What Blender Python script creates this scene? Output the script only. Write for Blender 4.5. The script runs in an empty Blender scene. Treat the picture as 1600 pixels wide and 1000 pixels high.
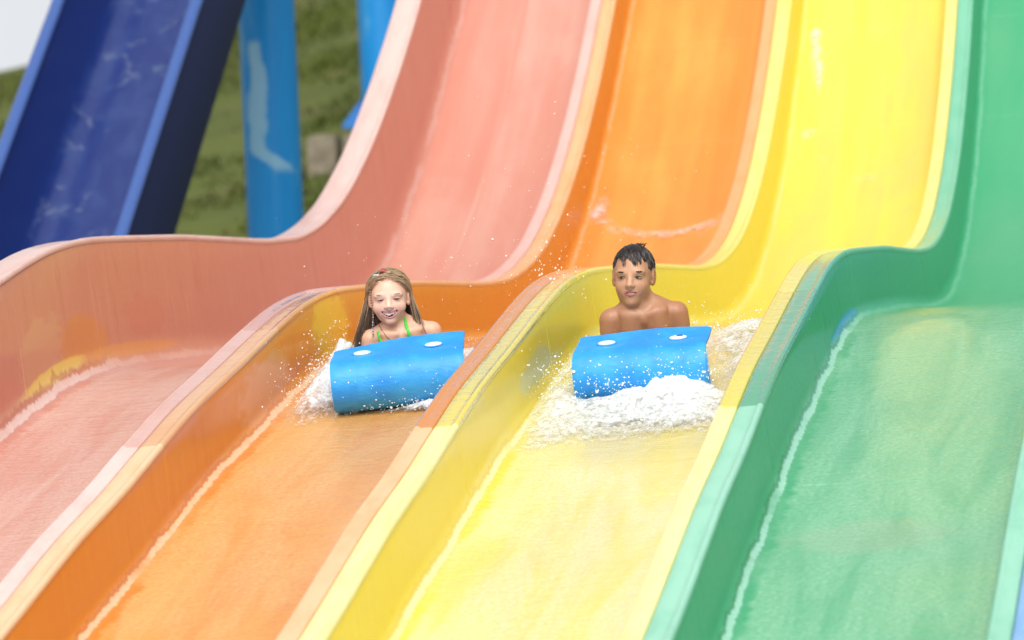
import bpy, math, random
import numpy as np
from mathutils import Matrix, Vector

rng = np.random.default_rng(7)
random.seed(7)
scene = bpy.context.scene
COL = scene.collection

# ------------------------------------------------------------------ camera
W = 1.0102                     # lane pitch
CAP = 0.075                    # half width of a divider's cap
TH, PH, RO = 0.21312833, 0.10519169, 0.05
ct, st, cp, sp = math.cos(TH), math.sin(TH), math.cos(PH), math.sin(PH)
_r = np.array([ct, st, 0]); _fh = np.array([-st, ct, 0]); _z = np.array([0, 0, 1.0])
FW = cp * _fh + sp * _z; _u = -sp * _fh + cp * _z
RT = math.cos(RO) * _r - math.sin(RO) * _u
UP = math.sin(RO) * _r + math.cos(RO) * _u
CAMP = np.array([2.91412551, -14.6287267, -1.75323888])
cam = bpy.data.cameras.new('camera')
cam.lens = 135.0; cam.sensor_width = 36.0; cam.clip_end = 800
cam.dof.use_dof = True; cam.dof.focus_distance = 13.75; cam.dof.aperture_fstop = 2.8
co = bpy.data.objects.new('camera', cam); COL.objects.link(co)
M = Matrix.Identity(4)
for i in range(3):
    M[i][0] = RT[i]; M[i][1] = UP[i]; M[i][2] = -FW[i]; M[i][3] = CAMP[i]
co.matrix_world = M
scene.camera = co

# ------------------------------------------------------------------ sky, sun, exposure
wd = bpy.data.worlds.new('World'); scene.world = wd; wd.use_nodes = True
nt = wd.node_tree; nt.nodes.clear()
SUN_EL, SUN_AZ = math.radians(46), math.radians(168)      # azimuth of the sun, from +Y towards +X
sky = nt.nodes.new('ShaderNodeTexSky'); sky.sky_type = 'NISHITA'; sky.sun_disc = False
sky.sun_elevation = SUN_EL; sky.sun_rotation = SUN_AZ
sky.air_density = 1.0; sky.dust_density = 4.0; sky.ozone_density = 1.0
hs = nt.nodes.new('ShaderNodeHueSaturation'); hs.inputs['Saturation'].default_value = 0.16
# the overcast layer: grey cloud with slow, soft variation
tcw = nt.nodes.new('ShaderNodeTexCoord')
cn = nt.nodes.new('ShaderNodeTexNoise'); cn.inputs['Scale'].default_value = 2.2; cn.inputs['Detail'].default_value = 5
cr = nt.nodes.new('ShaderNodeMapRange'); cr.inputs[1].default_value = 0.25; cr.inputs[2].default_value = 0.75
cr.inputs[3].default_value = 0.85; cr.inputs[4].default_value = 1.2
mx = nt.nodes.new('ShaderNodeMix'); mx.data_type = 'RGBA'; mx.blend_type = 'MULTIPLY'; mx.inputs[0].default_value = 1.0
bg = nt.nodes.new('ShaderNodeBackground'); bg.inputs[1].default_value = 0.15
wo = nt.nodes.new('ShaderNodeOutputWorld')
nt.links.new(sky.outputs[0], hs.inputs['Color']); nt.links.new(tcw.outputs['Generated'], cn.inputs['Vector'])
nt.links.new(cn.outputs['Fac'], cr.inputs[0]); nt.links.new(hs.outputs[0], mx.inputs[6]); nt.links.new(cr.outputs[0], mx.inputs[7])
nt.links.new(mx.outputs[2], bg.inputs[0]); nt.links.new(bg.outputs[0], wo.inputs[0])
sl = bpy.data.lights.new('sun', 'SUN'); sl.energy = 1.1; sl.angle = math.radians(35); sl.color = (1.0, 0.96, 0.9)
so = bpy.data.objects.new('sun', sl); COL.objects.link(so)
sd = Vector((math.sin(SUN_AZ) * math.cos(SUN_EL), math.cos(SUN_AZ) * math.cos(SUN_EL), math.sin(SUN_EL)))
so.rotation_euler = sd.to_track_quat('Z', 'Y').to_euler(); so.location = (0, 0, 20)
vs = scene.view_settings
vs.view_transform = 'Standard'; vs.look = 'None'; vs.gamma = 1; vs.use_curve_mapping = False
vs.exposure = 0.27

# ------------------------------------------------------------------ helpers
def link_mesh(name, V, F, mat=None, parent=None, smooth=True, attrs=None):
    me = bpy.data.meshes.new(name)
    V = np.asarray(V, np.float32)
    if isinstance(F, np.ndarray):
        n, k = F.shape
        me.vertices.add(len(V)); me.vertices.foreach_set('co', V.ravel())
        me.loops.add(n * k); me.loops.foreach_set('vertex_index', F.astype(np.int32).ravel())
        me.polygons.add(n); me.polygons.foreach_set('loop_start', np.arange(0, n * k, k, dtype=np.int32))
        me.polygons.foreach_set('loop_total', np.full(n, k, np.int32))
        me.update(calc_edges=True)
    else:
        me.from_pydata(V.tolist(), [], F); me.update()
    if smooth:
        me.polygons.foreach_set('use_smooth', np.ones(len(me.polygons), bool))
    for an, (typ, data) in (attrs or {}).items():
        a = me.attributes.new(an, typ, 'POINT')
        key = {'FLOAT': 'value', 'FLOAT_VECTOR': 'vector', 'FLOAT_COLOR': 'color'}[typ]
        a.data.foreach_set(key, np.asarray(data, np.float32).ravel())
    if mat: me.materials.append(mat)
    o = bpy.data.objects.new(name, me); COL.objects.link(o)
    if parent: o.parent = parent
    return o

def thing(name, loc=(0, 0, 0)):
    o = bpy.data.objects.new(name, None); COL.objects.link(o); o.location = loc
    o.empty_display_size = 0.2
    return o

def tag(o, label, cat=None, group=None, kind=None):
    o['label'] = label
    if cat: o['category'] = cat
    if group: o['group'] = group
    if kind: o['kind'] = kind
    return o

def grid_faces(a, b):
    i = np.arange(a * b).reshape(a, b)
    return np.stack([i[:-1, :-1], i[:-1, 1:], i[1:, 1:], i[1:, :-1]], -1).reshape(-1, 4)

def sstep(a, b, x):
    t = np.clip((x - a) / (b - a), 0, 1)
    return t * t * (3 - 2 * t)

def vnoise(P, seed=0):
    P = np.asarray(P, float); i = np.floor(P).astype(np.int64); f = P - i; f = f * f * (3 - 2 * f)
    def h(a, b, c):
        n = (a * 374761393 + b * 668265263 + c * 2147483647 + seed * 974634777) & 0x7fffffff
        n = ((n ^ (n >> 13)) * 1274126177) & 0x7fffffff
        n = ((n ^ (n >> 16)) * 668265263) & 0x7fffffff
        return (n & 0xffff) / 65535.0
    x, y, z = i[..., 0], i[..., 1], i[..., 2]; fx, fy, fz = f[..., 0], f[..., 1], f[..., 2]
    r = 0
    for dx in (0, 1):
        for dy in (0, 1):
            for dz in (0, 1):
                w = (fx if dx else 1 - fx) * (fy if dy else 1 - fy) * (fz if dz else 1 - fz)
                r = r + w * h(x + dx, y + dy, z + dz)
    return r

def fbm(P, oct=4, seed=0):
    P = np.asarray(P, float); r = 0; a = 0.5; t = 0
    for k in range(oct):
        r = r + a * vnoise(P * 2 ** k + k * 17.3, seed + k); t += a; a *= 0.5
    return r / t

def tubes(paths, radii, sides=4):
    """paths (N,M,3), radii (N,M): one open tube per path"""
    paths = np.asarray(paths, float); N, Mn, _ = paths.shape
    T = np.gradient(paths, axis=1); T /= np.linalg.norm(T, axis=-1, keepdims=True) + 1e-9
    ref = np.where(np.abs(T[..., 2:3]) > .9, np.array([1., 0, 0]), np.array([0, 0, 1.]))
    A = np.cross(T, ref); A /= np.linalg.norm(A, axis=-1, keepdims=True) + 1e-9
    B = np.cross(T, A)
    ang = np.arange(sides) * 2 * math.pi / sides
    V = paths[:, :, None] + np.asarray(radii)[:, :, None, None] * (A[:, :, None] * np.cos(ang)[:, None] + B[:, :, None] * np.sin(ang)[:, None])
    idx = np.arange(N * Mn * sides).reshape(N, Mn, sides); nx = np.roll(idx, -1, axis=2)
    F = np.stack([idx[:, :-1], nx[:, :-1], nx[:, 1:], idx[:, 1:]], -1).reshape(-1, 4)
    return V.reshape(-1, 3), F

_p = (1 + 5 ** .5) / 2
ICO_V = np.array([(-1, _p, 0), (1, _p, 0), (-1, -_p, 0), (1, -_p, 0), (0, -1, _p), (0, 1, _p), (0, -1, -_p), (0, 1, -_p), (_p, 0, -1), (_p, 0, 1), (-_p, 0, -1), (-_p, 0, 1)], float)
ICO_V /= np.linalg.norm(ICO_V[0])
ICO_F = np.array([(0, 11, 5), (0, 5, 1), (0, 1, 7), (0, 7, 10), (0, 10, 11), (1, 5, 9), (5, 11, 4), (11, 10, 2), (10, 7, 6), (7, 1, 8), (3, 9, 4), (3, 4, 2), (3, 2, 6), (3, 6, 8), (3, 8, 9), (4, 9, 5), (2, 4, 11), (6, 2, 10), (8, 6, 7), (9, 8, 1)])
def drops(P, R, stretch=None):
    P = np.asarray(P); n = len(P)
    S = np.ones((n, 3)) if stretch is None else stretch
    V = P[:, None] + ICO_V[None] * np.asarray(R)[:, None, None] * S[:, None]
    F = ICO_F[None] + (np.arange(n) * 12)[:, None, None]
    return V.reshape(-1, 3), F.reshape(-1, 3)

def ellipsoid(c, r, nu=24, nv=14, rot=None):
    u = np.linspace(0, 2 * math.pi, nu, endpoint=False); v = np.linspace(0.02, math.pi - .02, nv)
    P = np.stack([np.outer(np.sin(v), np.cos(u)), np.outer(np.sin(v), np.sin(u)), np.outer(np.cos(v), np.ones(nu))], -1).reshape(-1, 3) * r
    if rot is not None: P = P @ np.asarray(rot).T
    i = np.arange(nu * nv).reshape(nv, nu); j = np.roll(i, -1, 1)
    F = np.stack([i[:-1], i[1:], j[1:], j[:-1]], -1).reshape(-1, 4)
    return P + c, F

def pix_ray(px, py):
    return (px - 800) / 6000 * RT + (500 - py) / 6000 * UP + FW
def pix_depth(px, py, d):          # world point seen d metres away (used to place far things once, as plain numbers)
    return CAMP + pix_ray(px, py) * d
def pix_x(px, py, X):
    d = pix_ray(px, py); return CAMP + d * ((X - CAMP[0]) / d[0])

# ------------------------------------------------------------------ node helpers
class NT:
    def __init__(s, name):
        s.m = bpy.data.materials.new(name); s.m.use_nodes = True; s.t = s.m.node_tree; s.t.nodes.clear()
        s.out = s.n('ShaderNodeOutputMaterial')
    def n(s, t, **kw):
        nd = s.t.nodes.new(t)
        for k, v in kw.items(): setattr(nd, k, v)
        return nd
    def put(s, sock, v):
        if hasattr(v, 'is_output'): s.t.links.new(v, sock)
        elif isinstance(v, (tuple, list)) and len(v) == 3 and sock.type == 'RGBA': sock.default_value = (*v, 1)
        else: sock.default_value = v
    def attr(s, name, o='Vector'):
        a = s.n('ShaderNodeAttribute'); a.attribute_name = name; return a.outputs[o]
    def math(s, op, a, b=0.0, c=None, clamp=False):
        m = s.n('ShaderNodeMath', operation=op, use_clamp=clamp); s.put(m.inputs[0], a); s.put(m.inputs[1], b)
        if c is not None: s.put(m.inputs[2], c)
        return m.outputs[0]
    def mul(s, v, k):
        m = s.n('ShaderNodeVectorMath', operation='MULTIPLY'); s.put(m.inputs[0], v); m.inputs[1].default_value = k; return m.outputs[0]
    def add(s, v, k):
        m = s.n('ShaderNodeVectorMath', operation='ADD'); s.put(m.inputs[0], v); s.put(m.inputs[1], k); return m.outputs[0]
    def noise(s, v, scale=1.0, detail=4.0, rough=.55, dist=0.0):
        x = s.n('ShaderNodeTexNoise'); s.put(x.inputs['Vector'], v); x.inputs['Scale'].default_value = scale
        x.inputs['Detail'].default_value = detail; x.inputs['Roughness'].default_value = rough; x.inputs['Distortion'].default_value = dist
        return x.outputs['Fac']
    def ramp(s, v, a, b, lo=0.0, hi=1.0):
        m = s.n('ShaderNodeMapRange', interpolation_type='SMOOTHSTEP'); s.put(m.inputs[0], v)
        for i, q in enumerate((a, b, lo, hi)): s.put(m.inputs[i + 1], q)
        return m.outputs[0]
    def mix(s, f, a, b, blend='MIX'):
        m = s.n('ShaderNodeMix', data_type='RGBA', blend_type=blend); s.put(m.inputs[0], f); s.put(m.inputs[6], a); s.put(m.inputs[7], b); return m.outputs[2]
    def sep(s, v):
        x = s.n('ShaderNodeSeparateXYZ'); s.put(x.inputs[0], v); return x.outputs
    def bump(s, h, strength, dist=0.01, normal=None):
        b = s.n('ShaderNodeBump'); s.put(b.inputs['Height'], h); s.put(b.inputs['Strength'], strength); b.inputs['Distance'].default_value = dist
        if normal is not None: s.put(b.inputs['Normal'], normal)
        return b.outputs[0]
    def bsdf(s, **kw):
        b = s.n('ShaderNodeBsdfPrincipled')
        for k, v in kw.items(): s.put(b.inputs[k.replace('_', ' ')], v)
        s.t.links.new(b.outputs[0], s.out.inputs[0]); return b

def simple(name, col, rough=.5, **kw):
    n = NT(name); n.bsdf(Base_Color=col, Roughness=rough, **kw); return n.m

# ------------------------------------------------------------------ slide profile (height of the caps over y)
PY = np.array([-9, -7.6, -6.6, -5.6, -4.3, -3.98, -3.28, -2.86, -2.5, -2.03, -1.5, -1.07, -.8, -.55, -.3, 0, .35, 1.3, 2.63, 3.2, 3.65, 4.1, 4.45, 4.75, 5.1, 5.45, 5.88, 6.3, 8.5])
PZ = np.array([-2.60, -2.52, -2.34, -2.02, -1.53, -1.4, -1.1, -.95, -.80, -.61, -.435, -.285, -.195, -.115, -.055, 0, .045, .16, .29, .37, .48, .64, .815, .985, 1.22, 1.48, 1.84, 2.23, 4.3])
_yy = np.linspace(-9, 8.5, 1751); _zz = np.interp(_yy, PY, PZ)
_k = np.exp(-.5 * (np.arange(-40, 41) / 13.) ** 2); _k /= _k.sum()
_zp = np.concatenate([_zz[0] + (np.arange(-40, 0)) * (_zz[1] - _zz[0]), _zz, _zz[-1] + np.arange(1, 41) * (_zz[-1] - _zz[-2])])
_zs = np.convolve(_zp, _k, 'valid')
def ztop(y): return np.interp(y, _yy, _zs)
DEEP = 0.27
def zfloor(y): return ztop(y) - DEEP
def slope(y): return (ztop(np.asarray(y) + .06) - ztop(np.asarray(y) - .06)) / .12
def extra(y): return .28 + .09 * sstep(3.2, 5.6, y)          # the red lane's outer wall stands higher

CUTS = [-8.5, -6.9, -5.4, -3.93, -2.42, -.95, -.05, 1.2, 2.6, 4.1, 5.58, 6.33, 7.4, 8.4]

# ------------------------------------------------------------------ lane materials
def lane_material(name, base, worn, dark, seed, stains_reflections=(), chalk_sheen=(1, 1, 1), worn_amt=.5, film=(1, 1, 1)):
    n = NT(name)
    P = n.add(n.attr('lp'), (seed * 3.7, seed * 11.1, 0.0))        # (across, along, below the cap)
    raw = n.sep(n.attr('lp'))
    X, Y, H = raw[0], raw[1], raw[2]
    floor = n.attr('onfloor', 'Fac'); flow = n.attr('flow', 'Fac')
    streak = n.noise(n.mul(P, (7, .45, 6)), 1, 4, .5)
    blot = n.noise(n.mul(P, (2.2, 1.1, 5)), 1, 6, .62, .3)
    drip = n.noise(n.mul(P, (9, 22, 2.2)), 1, 5, .6)
    grit = n.noise(n.mul(P, (60, 40, 60)), 1, 3, .6)
    w = n.math('ADD', n.ramp(streak, .32, .75, 0, .42), n.ramp(blot, .4, .75, 0, .5))
    wf = n.math('MULTIPLY', n.math('MULTIPLY', w, worn_amt), n.math('MULTIPLY_ADD', floor, .85, .12))
    c = n.mix(wf, base, worn)
    wl = n.math('SUBTRACT', 1.0, floor)
    c = n.mix(n.math('MULTIPLY', n.ramp(drip, .48, .78, 0, .17), wl), c, worn)
    c = n.mix(n.math('MULTIPLY', n.ramp(n.noise(n.mul(P, (8, 17, 3)), 1, 4), .54, .8, 0, .4), wl), c, dark)
    c = n.mix(n.ramp(grit, .62, .85, 0, .25), c, dark)
    # wear, and one painted reflection, each of its own shape: (x, y, h centre), (radii), colour, raggedness
    for (cx, cy, ch), (rx, ry, rh), col, rag in stains_reflections:
        q = n.mul(n.add(n.attr('lp'), (-cx, -cy, -ch)), (1 / rx, 1 / ry, 1 / rh))
        L = n.n('ShaderNodeVectorMath', operation='LENGTH'); n.put(L.inputs[0], q)
        nz = n.noise(n.mul(P, (14, 10, 22)), 1, 6, .65)
        v = n.math('ADD', L.outputs['Value'], n.math('MULTIPLY', n.math('SUBTRACT', nz, .5), rag))
        c = n.mix(n.ramp(v, .70, 1.05, .8, 0), c, col)
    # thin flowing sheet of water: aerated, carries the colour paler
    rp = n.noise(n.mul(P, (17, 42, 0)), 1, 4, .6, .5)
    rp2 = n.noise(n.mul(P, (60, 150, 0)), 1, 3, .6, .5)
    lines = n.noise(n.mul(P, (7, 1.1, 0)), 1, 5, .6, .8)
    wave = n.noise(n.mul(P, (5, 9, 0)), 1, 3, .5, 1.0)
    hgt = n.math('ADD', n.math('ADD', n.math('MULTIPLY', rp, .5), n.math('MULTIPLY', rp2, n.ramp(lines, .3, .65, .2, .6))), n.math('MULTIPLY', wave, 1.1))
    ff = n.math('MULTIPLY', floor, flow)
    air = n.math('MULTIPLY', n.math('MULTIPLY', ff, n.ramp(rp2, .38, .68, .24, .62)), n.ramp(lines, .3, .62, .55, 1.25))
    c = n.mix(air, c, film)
    # the water's edge along the foot of the left wall: sky sheen painted as a pale line, the wall's reflection as deep colour beside it
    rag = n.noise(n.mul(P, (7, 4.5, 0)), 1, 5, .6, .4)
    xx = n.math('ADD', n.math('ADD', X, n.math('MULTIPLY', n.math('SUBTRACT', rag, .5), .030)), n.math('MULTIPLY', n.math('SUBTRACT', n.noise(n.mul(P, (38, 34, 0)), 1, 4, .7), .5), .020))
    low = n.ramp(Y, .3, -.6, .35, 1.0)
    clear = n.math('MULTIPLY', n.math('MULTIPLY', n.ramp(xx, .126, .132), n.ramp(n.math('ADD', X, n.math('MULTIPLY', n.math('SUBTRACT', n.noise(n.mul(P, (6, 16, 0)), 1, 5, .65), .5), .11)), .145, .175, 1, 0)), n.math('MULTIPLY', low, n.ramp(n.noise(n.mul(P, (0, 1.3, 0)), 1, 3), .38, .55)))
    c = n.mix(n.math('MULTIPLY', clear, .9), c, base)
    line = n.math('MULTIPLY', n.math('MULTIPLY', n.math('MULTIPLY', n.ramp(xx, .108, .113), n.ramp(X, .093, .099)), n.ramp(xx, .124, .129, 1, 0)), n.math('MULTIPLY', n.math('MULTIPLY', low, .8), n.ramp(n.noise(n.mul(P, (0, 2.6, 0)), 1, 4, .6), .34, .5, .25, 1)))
    c = n.mix(line, c, chalk_sheen)
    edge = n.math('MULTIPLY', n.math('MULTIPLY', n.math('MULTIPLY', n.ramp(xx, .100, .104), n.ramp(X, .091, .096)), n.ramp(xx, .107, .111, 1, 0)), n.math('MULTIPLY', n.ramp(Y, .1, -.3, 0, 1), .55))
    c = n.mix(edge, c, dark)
    ripple = n.bump(hgt, n.math('MULTIPLY_ADD', ff, .55, .02), .02)
    under = n.bump(n.noise(n.mul(P, (6, 3, 6)), 1, 4), .06, .02)
    rough = n.math('MULTIPLY_ADD', grit, .15, .30)
    b = n.bsdf(Base_Color=c, Roughness=rough, Normal=under)
    n.put(b.inputs['Coat Weight'], n.math('MULTIPLY_ADD', floor, .45, .30))
    n.put(b.inputs['Coat Roughness'], n.math('MULTIPLY_ADD', flow, -.17, .22))
    b.inputs['Coat IOR'].default_value = 1.4
    n.put(b.inputs['Coat Normal'], ripple)
    return n.m

def rim_material(name, base, chalk_sheen, seed, wet_marks=0.0, dark=(.3, .2, .1)):
    n = NT(name)
    P = n.add(n.attr('lp'), (seed * 5.1, seed * 7.3, 0.0))
    wet = n.attr('wet', 'Fac'); fade = n.attr('fade', 'Fac')
    big = n.noise(n.mul(P, (10, 4.5, 4)), 1, 6, .65, .5)
    fine = n.noise(n.mul(P, (40, 60, 20)), 1, 4, .6)
    f = n.math('MULTIPLY', n.ramp(big, .25, .6, .72, 1.0), n.math('MULTIPLY', fade, n.math('SUBTRACT', 1.0, n.math('MULTIPLY', wet, .75))))
    c = n.mix(f, base, chalk_sheen)
    sc = n.ramp(n.noise(n.mul(P, (26, 13, 5)), 1, 6, .7), .63, .7, 0, .5)
    c = n.mix(n.math('MULTIPLY', sc, n.math('SUBTRACT', 1.0, wet)), c, base)
    c = n.mix(n.ramp(fine, .66, .8, 0, .3), c, dark)
    cross = n.noise(n.mul(P, (5.0, 10, 2)), 1, 2.5, .5, 1.2)             # water standing in ridges across the cap
    nb = n.bump(cross, n.math('MULTIPLY_ADD', wet, .22, .02), .03)
    rough = n.math('MULTIPLY_ADD', wet, -.22, .42)
    b = n.bsdf(Base_Color=c, Roughness=rough)
    n.put(b.inputs['Coat Weight'], n.math('MULTIPLY_ADD', wet, .9, .1))
    b.inputs['Coat Roughness'].default_value = .03; b.inputs['Coat IOR'].default_value = 1.4
    n.put(b.inputs['Coat Normal'], nb); n.put(b.inputs['Normal'], n.bump(fine, .08, .01))
    return n.m

def sRGB(r, g, b):
    f = lambda c: (c / 255 / 12.92) if c <= 10 else ((c / 255 + .055) / 1.055) ** 2.4
    return (f(r), f(g), f(b))

YEL = sRGB(236, 196, 40); ORG = sRGB(226, 110, 30)
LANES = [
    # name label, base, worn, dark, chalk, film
    dict(label='salmon pink slide lane with a high curving outer wall', base=(.57, .205, .140), worn=(.64, .42, .33), dark=(.42, .09, .06), chalk_sheen=(.76, .57, .52), film=(.74, .56, .49),
         stains_reflections=[((.12, -.25, .40), (.2, .34, .13), (.62, .22, .06), 1.2), ((.12, -.72, .36), (.2, .28, .16), (.60, .28, .16), 1.5), ((.10, .6, .33), (.2, .32, .1), (.57, .18, .125), 1.3),
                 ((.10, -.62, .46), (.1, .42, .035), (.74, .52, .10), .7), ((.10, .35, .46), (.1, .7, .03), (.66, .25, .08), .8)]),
    dict(label='orange slide lane the girl is riding down', base=(.68, .215, .010), worn=(.76, .42, .07), dark=(.55, .13, .01), chalk_sheen=(.80, .56, .34), film=(.78, .54, .24),
         stains_reflections=[((.10, -.22, .12), (.2, .30, .15), (.80, .46, .02), 1.0), ((.10, -1.2, .16), (.2, .36, .13), (.70, .30, .12), 1.3)]),
    dict(label='yellow slide lane the boy is riding down', base=(.80, .645, .035), wa=1.15, worn=(.66, .495, .09), dark=(.70, .54, .015), chalk_sheen=(.80, .79, .42), film=(.80, .80, .64),
         stains_reflections=[((.10, -1.2, .15), (.2, .30, .06), (.62, .60, .22), 1.6)]),  # soft smear of reflection painted into the yellow wall
    dict(label='green slide lane with nobody on it', wa=.45, base=(.030, .345, .150), worn=(.13, .40, .20), dark=(.012, .18, .06), chalk_sheen=(.36, .68, .53), film=(.36, .66, .44),
         stains_reflections=[((.10, -.42, .225), (.1, .42, .024), (.02, .30, .55), .5), ((.45, -2.9, .3), (.3, .16, .2), (.16, .34, .17), .9)]),
    dict(label='blue slide lane cut off by the right edge', base=(.03, .20, .58), worn=(.1, .3, .62), dark=(.02, .1, .4), chalk_sheen=(.3, .5, .75), film=(.4, .6, .8), stains_reflections=[]),
]

# cross-section of the trough: (x offset, depth factor 0..1 measured from cap to floor)
def trough_profile():
    a, b = CAP - .004, W - CAP + .004
    left = [(a, .035), (a + .004, .08), (a + .008, .2), (a + .012, .35), (a + .016, .5), (a + .020, .62)]
    fx = a + .022
    fil = [(fx + .058 * (1 - math.cos(t)), .72 + .26 * math.sin(t)) for t in np.linspace(0.05, math.pi / 2, 8)]
    x0 = fil[-1][0]; half = left + fil
    xs = np.linspace(x0, W - x0, 17)[1:-1]
    fl = [(x, .98 + .02 * math.sin(math.pi * (x - x0) / (W - 2 * x0))) for x in xs]
    right = [(W - x, d) for x, d in half[::-1]]
    P = half + fl + right
    on = [0] * (len(left) + 2) + list(np.linspace(.15, 1, 6)) + [1] * len(fl) + list(np.linspace(1, .15, 6)) + [0] * (len(left) + 2)
    return np.array(P), np.array(on, float)
TP, TON = trough_profile()
# rim: a flange with a rolled bead on its inner edge and a lip turned down at the joint with its neighbour
RIM = np.array([(.0022, -.055), (.0022, -.004), (.006, 0.0), (.02, .001), (.04, .001), (CAP - .022, .001), (CAP - .018, .006), (CAP - .010, .008), (CAP - .003, .005), (CAP, -.002), (CAP + .001, -.014), (CAP - .006, -.020)])
def stations(y0, y1):
    n = max(8, int((y1 - y0) / .03))
    y = np.linspace(y0 + .012, y1 - .012, n)
    return np.concatenate([[y0 + .0003, y0 + .0022, y0 + .004], y, [y1 - .004, y1 - .0022, y1 - .0003]]), np.concatenate([[1, 0, 0], np.zeros(n), [0, 0, 1]])

WETCAP = {(1, 4): .55, (1, 5): .7, (2, 4): 1.0, (2, 5): .9, (3, 4): .95, (3, 5): .6, (4, 5): .3}
for li, L in enumerate(LANES):
    X0 = (li - 2) * W
    root = thing('slide_lane', (X0, 0, 0))
    tag(root, L['label'], 'water slide', 'racing lanes of the wide slide')
    lm = lane_material('gelcoat', L['base'], L['worn'], L['dark'], li + 1, L['stains_reflections'], worn_amt=L.get('wa', .75), film=L['film'], chalk_sheen=L['chalk_sheen'])
    rm = rim_material('rim_gelcoat', L['base'], L['chalk_sheen'], li + 1, dark=L['dark'])
    tall = li == 0
    for si, (y0, y1) in enumerate(zip(CUTS[:-1], CUTS[1:])):
        ys, dip = stations(y0, y1)
        zt = ztop(ys); ex = extra(ys) if tall else 0 * ys
        # trough
        nx = len(TP); V = np.zeros((len(ys), nx, 3))
        cen = W / 2
        wl = np.clip((cen - TP[:, 0]) / cen, 0, 1) > 0
        leftside = (TP[:, 0] < cen).astype(float)
        topL = zt[:, None] + ex[:, None] * leftside[None]
        bot = (zt - DEEP)[:, None]
        V[..., 0] = TP[None, :, 0]
        V[..., 2] = topL + (bot - topL) * TP[None, :, 1]
        V[..., 1] = ys[:, None]
        if tall:   # the tall wall leans outwards a little and meets the floor in a wider curve
            V[..., 0] -= leftside * .03 * (1 - TP[None, :, 1])
        # seam: the ends of a section dip into the joint
        V[..., 2] -= dip[:, None] * .003 * (TON[None] > .3)
        V[..., 0] += dip[:, None] * np.where(TP[:, 0] < cen, -1, 1)[None] * .0028 * (TON[None] <= .3)
        h = np.where(TP[None, :, 0] < cen, topL - V[..., 2], zt[:, None] - V[..., 2])
        lp = np.stack([np.broadcast_to(TP[None, :, 0], h.shape), np.broadcast_to(ys[:, None], h.shape), h], -1)
        flow = sstep(.5, -.2, ys)[:, None] * np.ones(nx) * .85 + .12
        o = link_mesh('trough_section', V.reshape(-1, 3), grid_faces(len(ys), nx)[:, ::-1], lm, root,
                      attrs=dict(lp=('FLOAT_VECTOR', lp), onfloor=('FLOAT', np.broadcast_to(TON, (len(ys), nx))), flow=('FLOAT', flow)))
        # two rims
        for side in (0, 1):
            R = RIM.copy()
            if tall and side == 0:
                R[:, 0] = np.where(R[:, 0] < .01, R[:, 0] - .075, R[:, 0]); R[0, 1] = -.09
                R[:, 0] -= .03
            if side: R[:2, 0] += .010; R[2, 0] += .009
            elif not tall: R[:2, 0] -= .010; R[2, 0] -= .009
            rx = R[:, 0] if side == 0 else W - R[:, 0]
            V = np.zeros((len(ys), len(R), 3)); V[..., 0] = rx[None]; V[..., 1] = ys[:, None]
            V[..., 2] = (zt + (ex if side == 0 else 0))[:, None] + R[None, :, 1] - dip[:, None] * .003
            dv = li if side == 0 else li + 1
            wv = WETCAP.get((dv, si), .02 if si < 4 else .22) if not (tall and side == 0) else .15
            fd = {0: .95, 1: 1.0 if si < 5 else .75, 2: .85 if si < 4 else .55, 3: .85 if si < 4 else .6, 4: .8, 5: .8}[dv]
            lp = np.stack([np.broadcast_to(R[None, :, 0] + side * 3, V.shape[:2]), V[..., 1], np.zeros(V.shape[:2])], -1)
            F = grid_faces(len(ys), len(R))
            # blend the wet stretch softly into the dry ones
            link_mesh('rim', V.reshape(-1, 3), F if side else F[:, ::-1], rm, o,
                      attrs=dict(lp=('FLOAT_VECTOR', lp), wet=('FLOAT', np.full(V.shape[:2], wv)), fade=('FLOAT', np.full(V.shape[:2], fd))))
            if tall and side == 0:      # outer skin of the slide's flank
                oy = ys; Q = np.zeros((len(oy), 4, 3)); Q[..., 1] = oy[:, None]
                Q[..., 0] = np.array([-.098, -.088, -.080, -.08])[None]
                t4 = (zt + ex)[:, None]; Q[..., 2] = t4 + np.array([-.085, -.2, -.5, -.78])[None]
                lp = np.stack([Q[..., 0], Q[..., 1], t4 - Q[..., 2]], -1)
                link_mesh('flank', Q.reshape(-1, 3), grid_faces(len(oy), 4), lm, o,
                          attrs=dict(lp=('FLOAT_VECTOR', lp), onfloor=('FLOAT', np.zeros(Q.shape[:2])), flow=('FLOAT', np.zeros(Q.shape[:2]))))

# ------------------------------------------------------------------ ground and hill
def hill_z(x, y):
    x = np.asarray(x, float); y = np.asarray(y, float)
    base = -2.95 + 0 * x
    r = np.interp(y, [8.5, 10.5, 17, 25, 34, 42, 60, 200], [0, .3, 5.1, 7.4, 10.2, 11.1, 10.5, 8])
    lift = 1 + .34 * sstep(-16, 4, x + .22 * (y - 30))
    return base + r * lift + .10 * (fbm(np.stack([x * .35, y * .35, 0 * x], -1), 3, 5) - .5) * sstep(9, 14, y)
gx = np.concatenate([np.linspace(-150, -30, 13)[:-1], np.linspace(-30, 14, 120), np.linspace(14, 150, 14)[1:]])
gy = np.concatenate([np.linspace(-90, 6, 16)[:-1], np.linspace(6, 48, 130), np.linspace(48, 260, 20)[1:]])
GX, GY = np.meshgrid(gx, gy); GZ = hill_z(GX, GY)
n = NT('grass_ground')
g = n.n('ShaderNodeNewGeometry').outputs['Position']
big = n.noise(n.mul(g, (.5, .8, .8)), 1, 5, .6); sm = n.noise(n.mul(g, (3.2, 3.2, 3.2)), 1, 5, .65)
c = n.mix(n.ramp(big, .35, .65), (.060, .080, .007), (.082, .104, .010))
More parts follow.
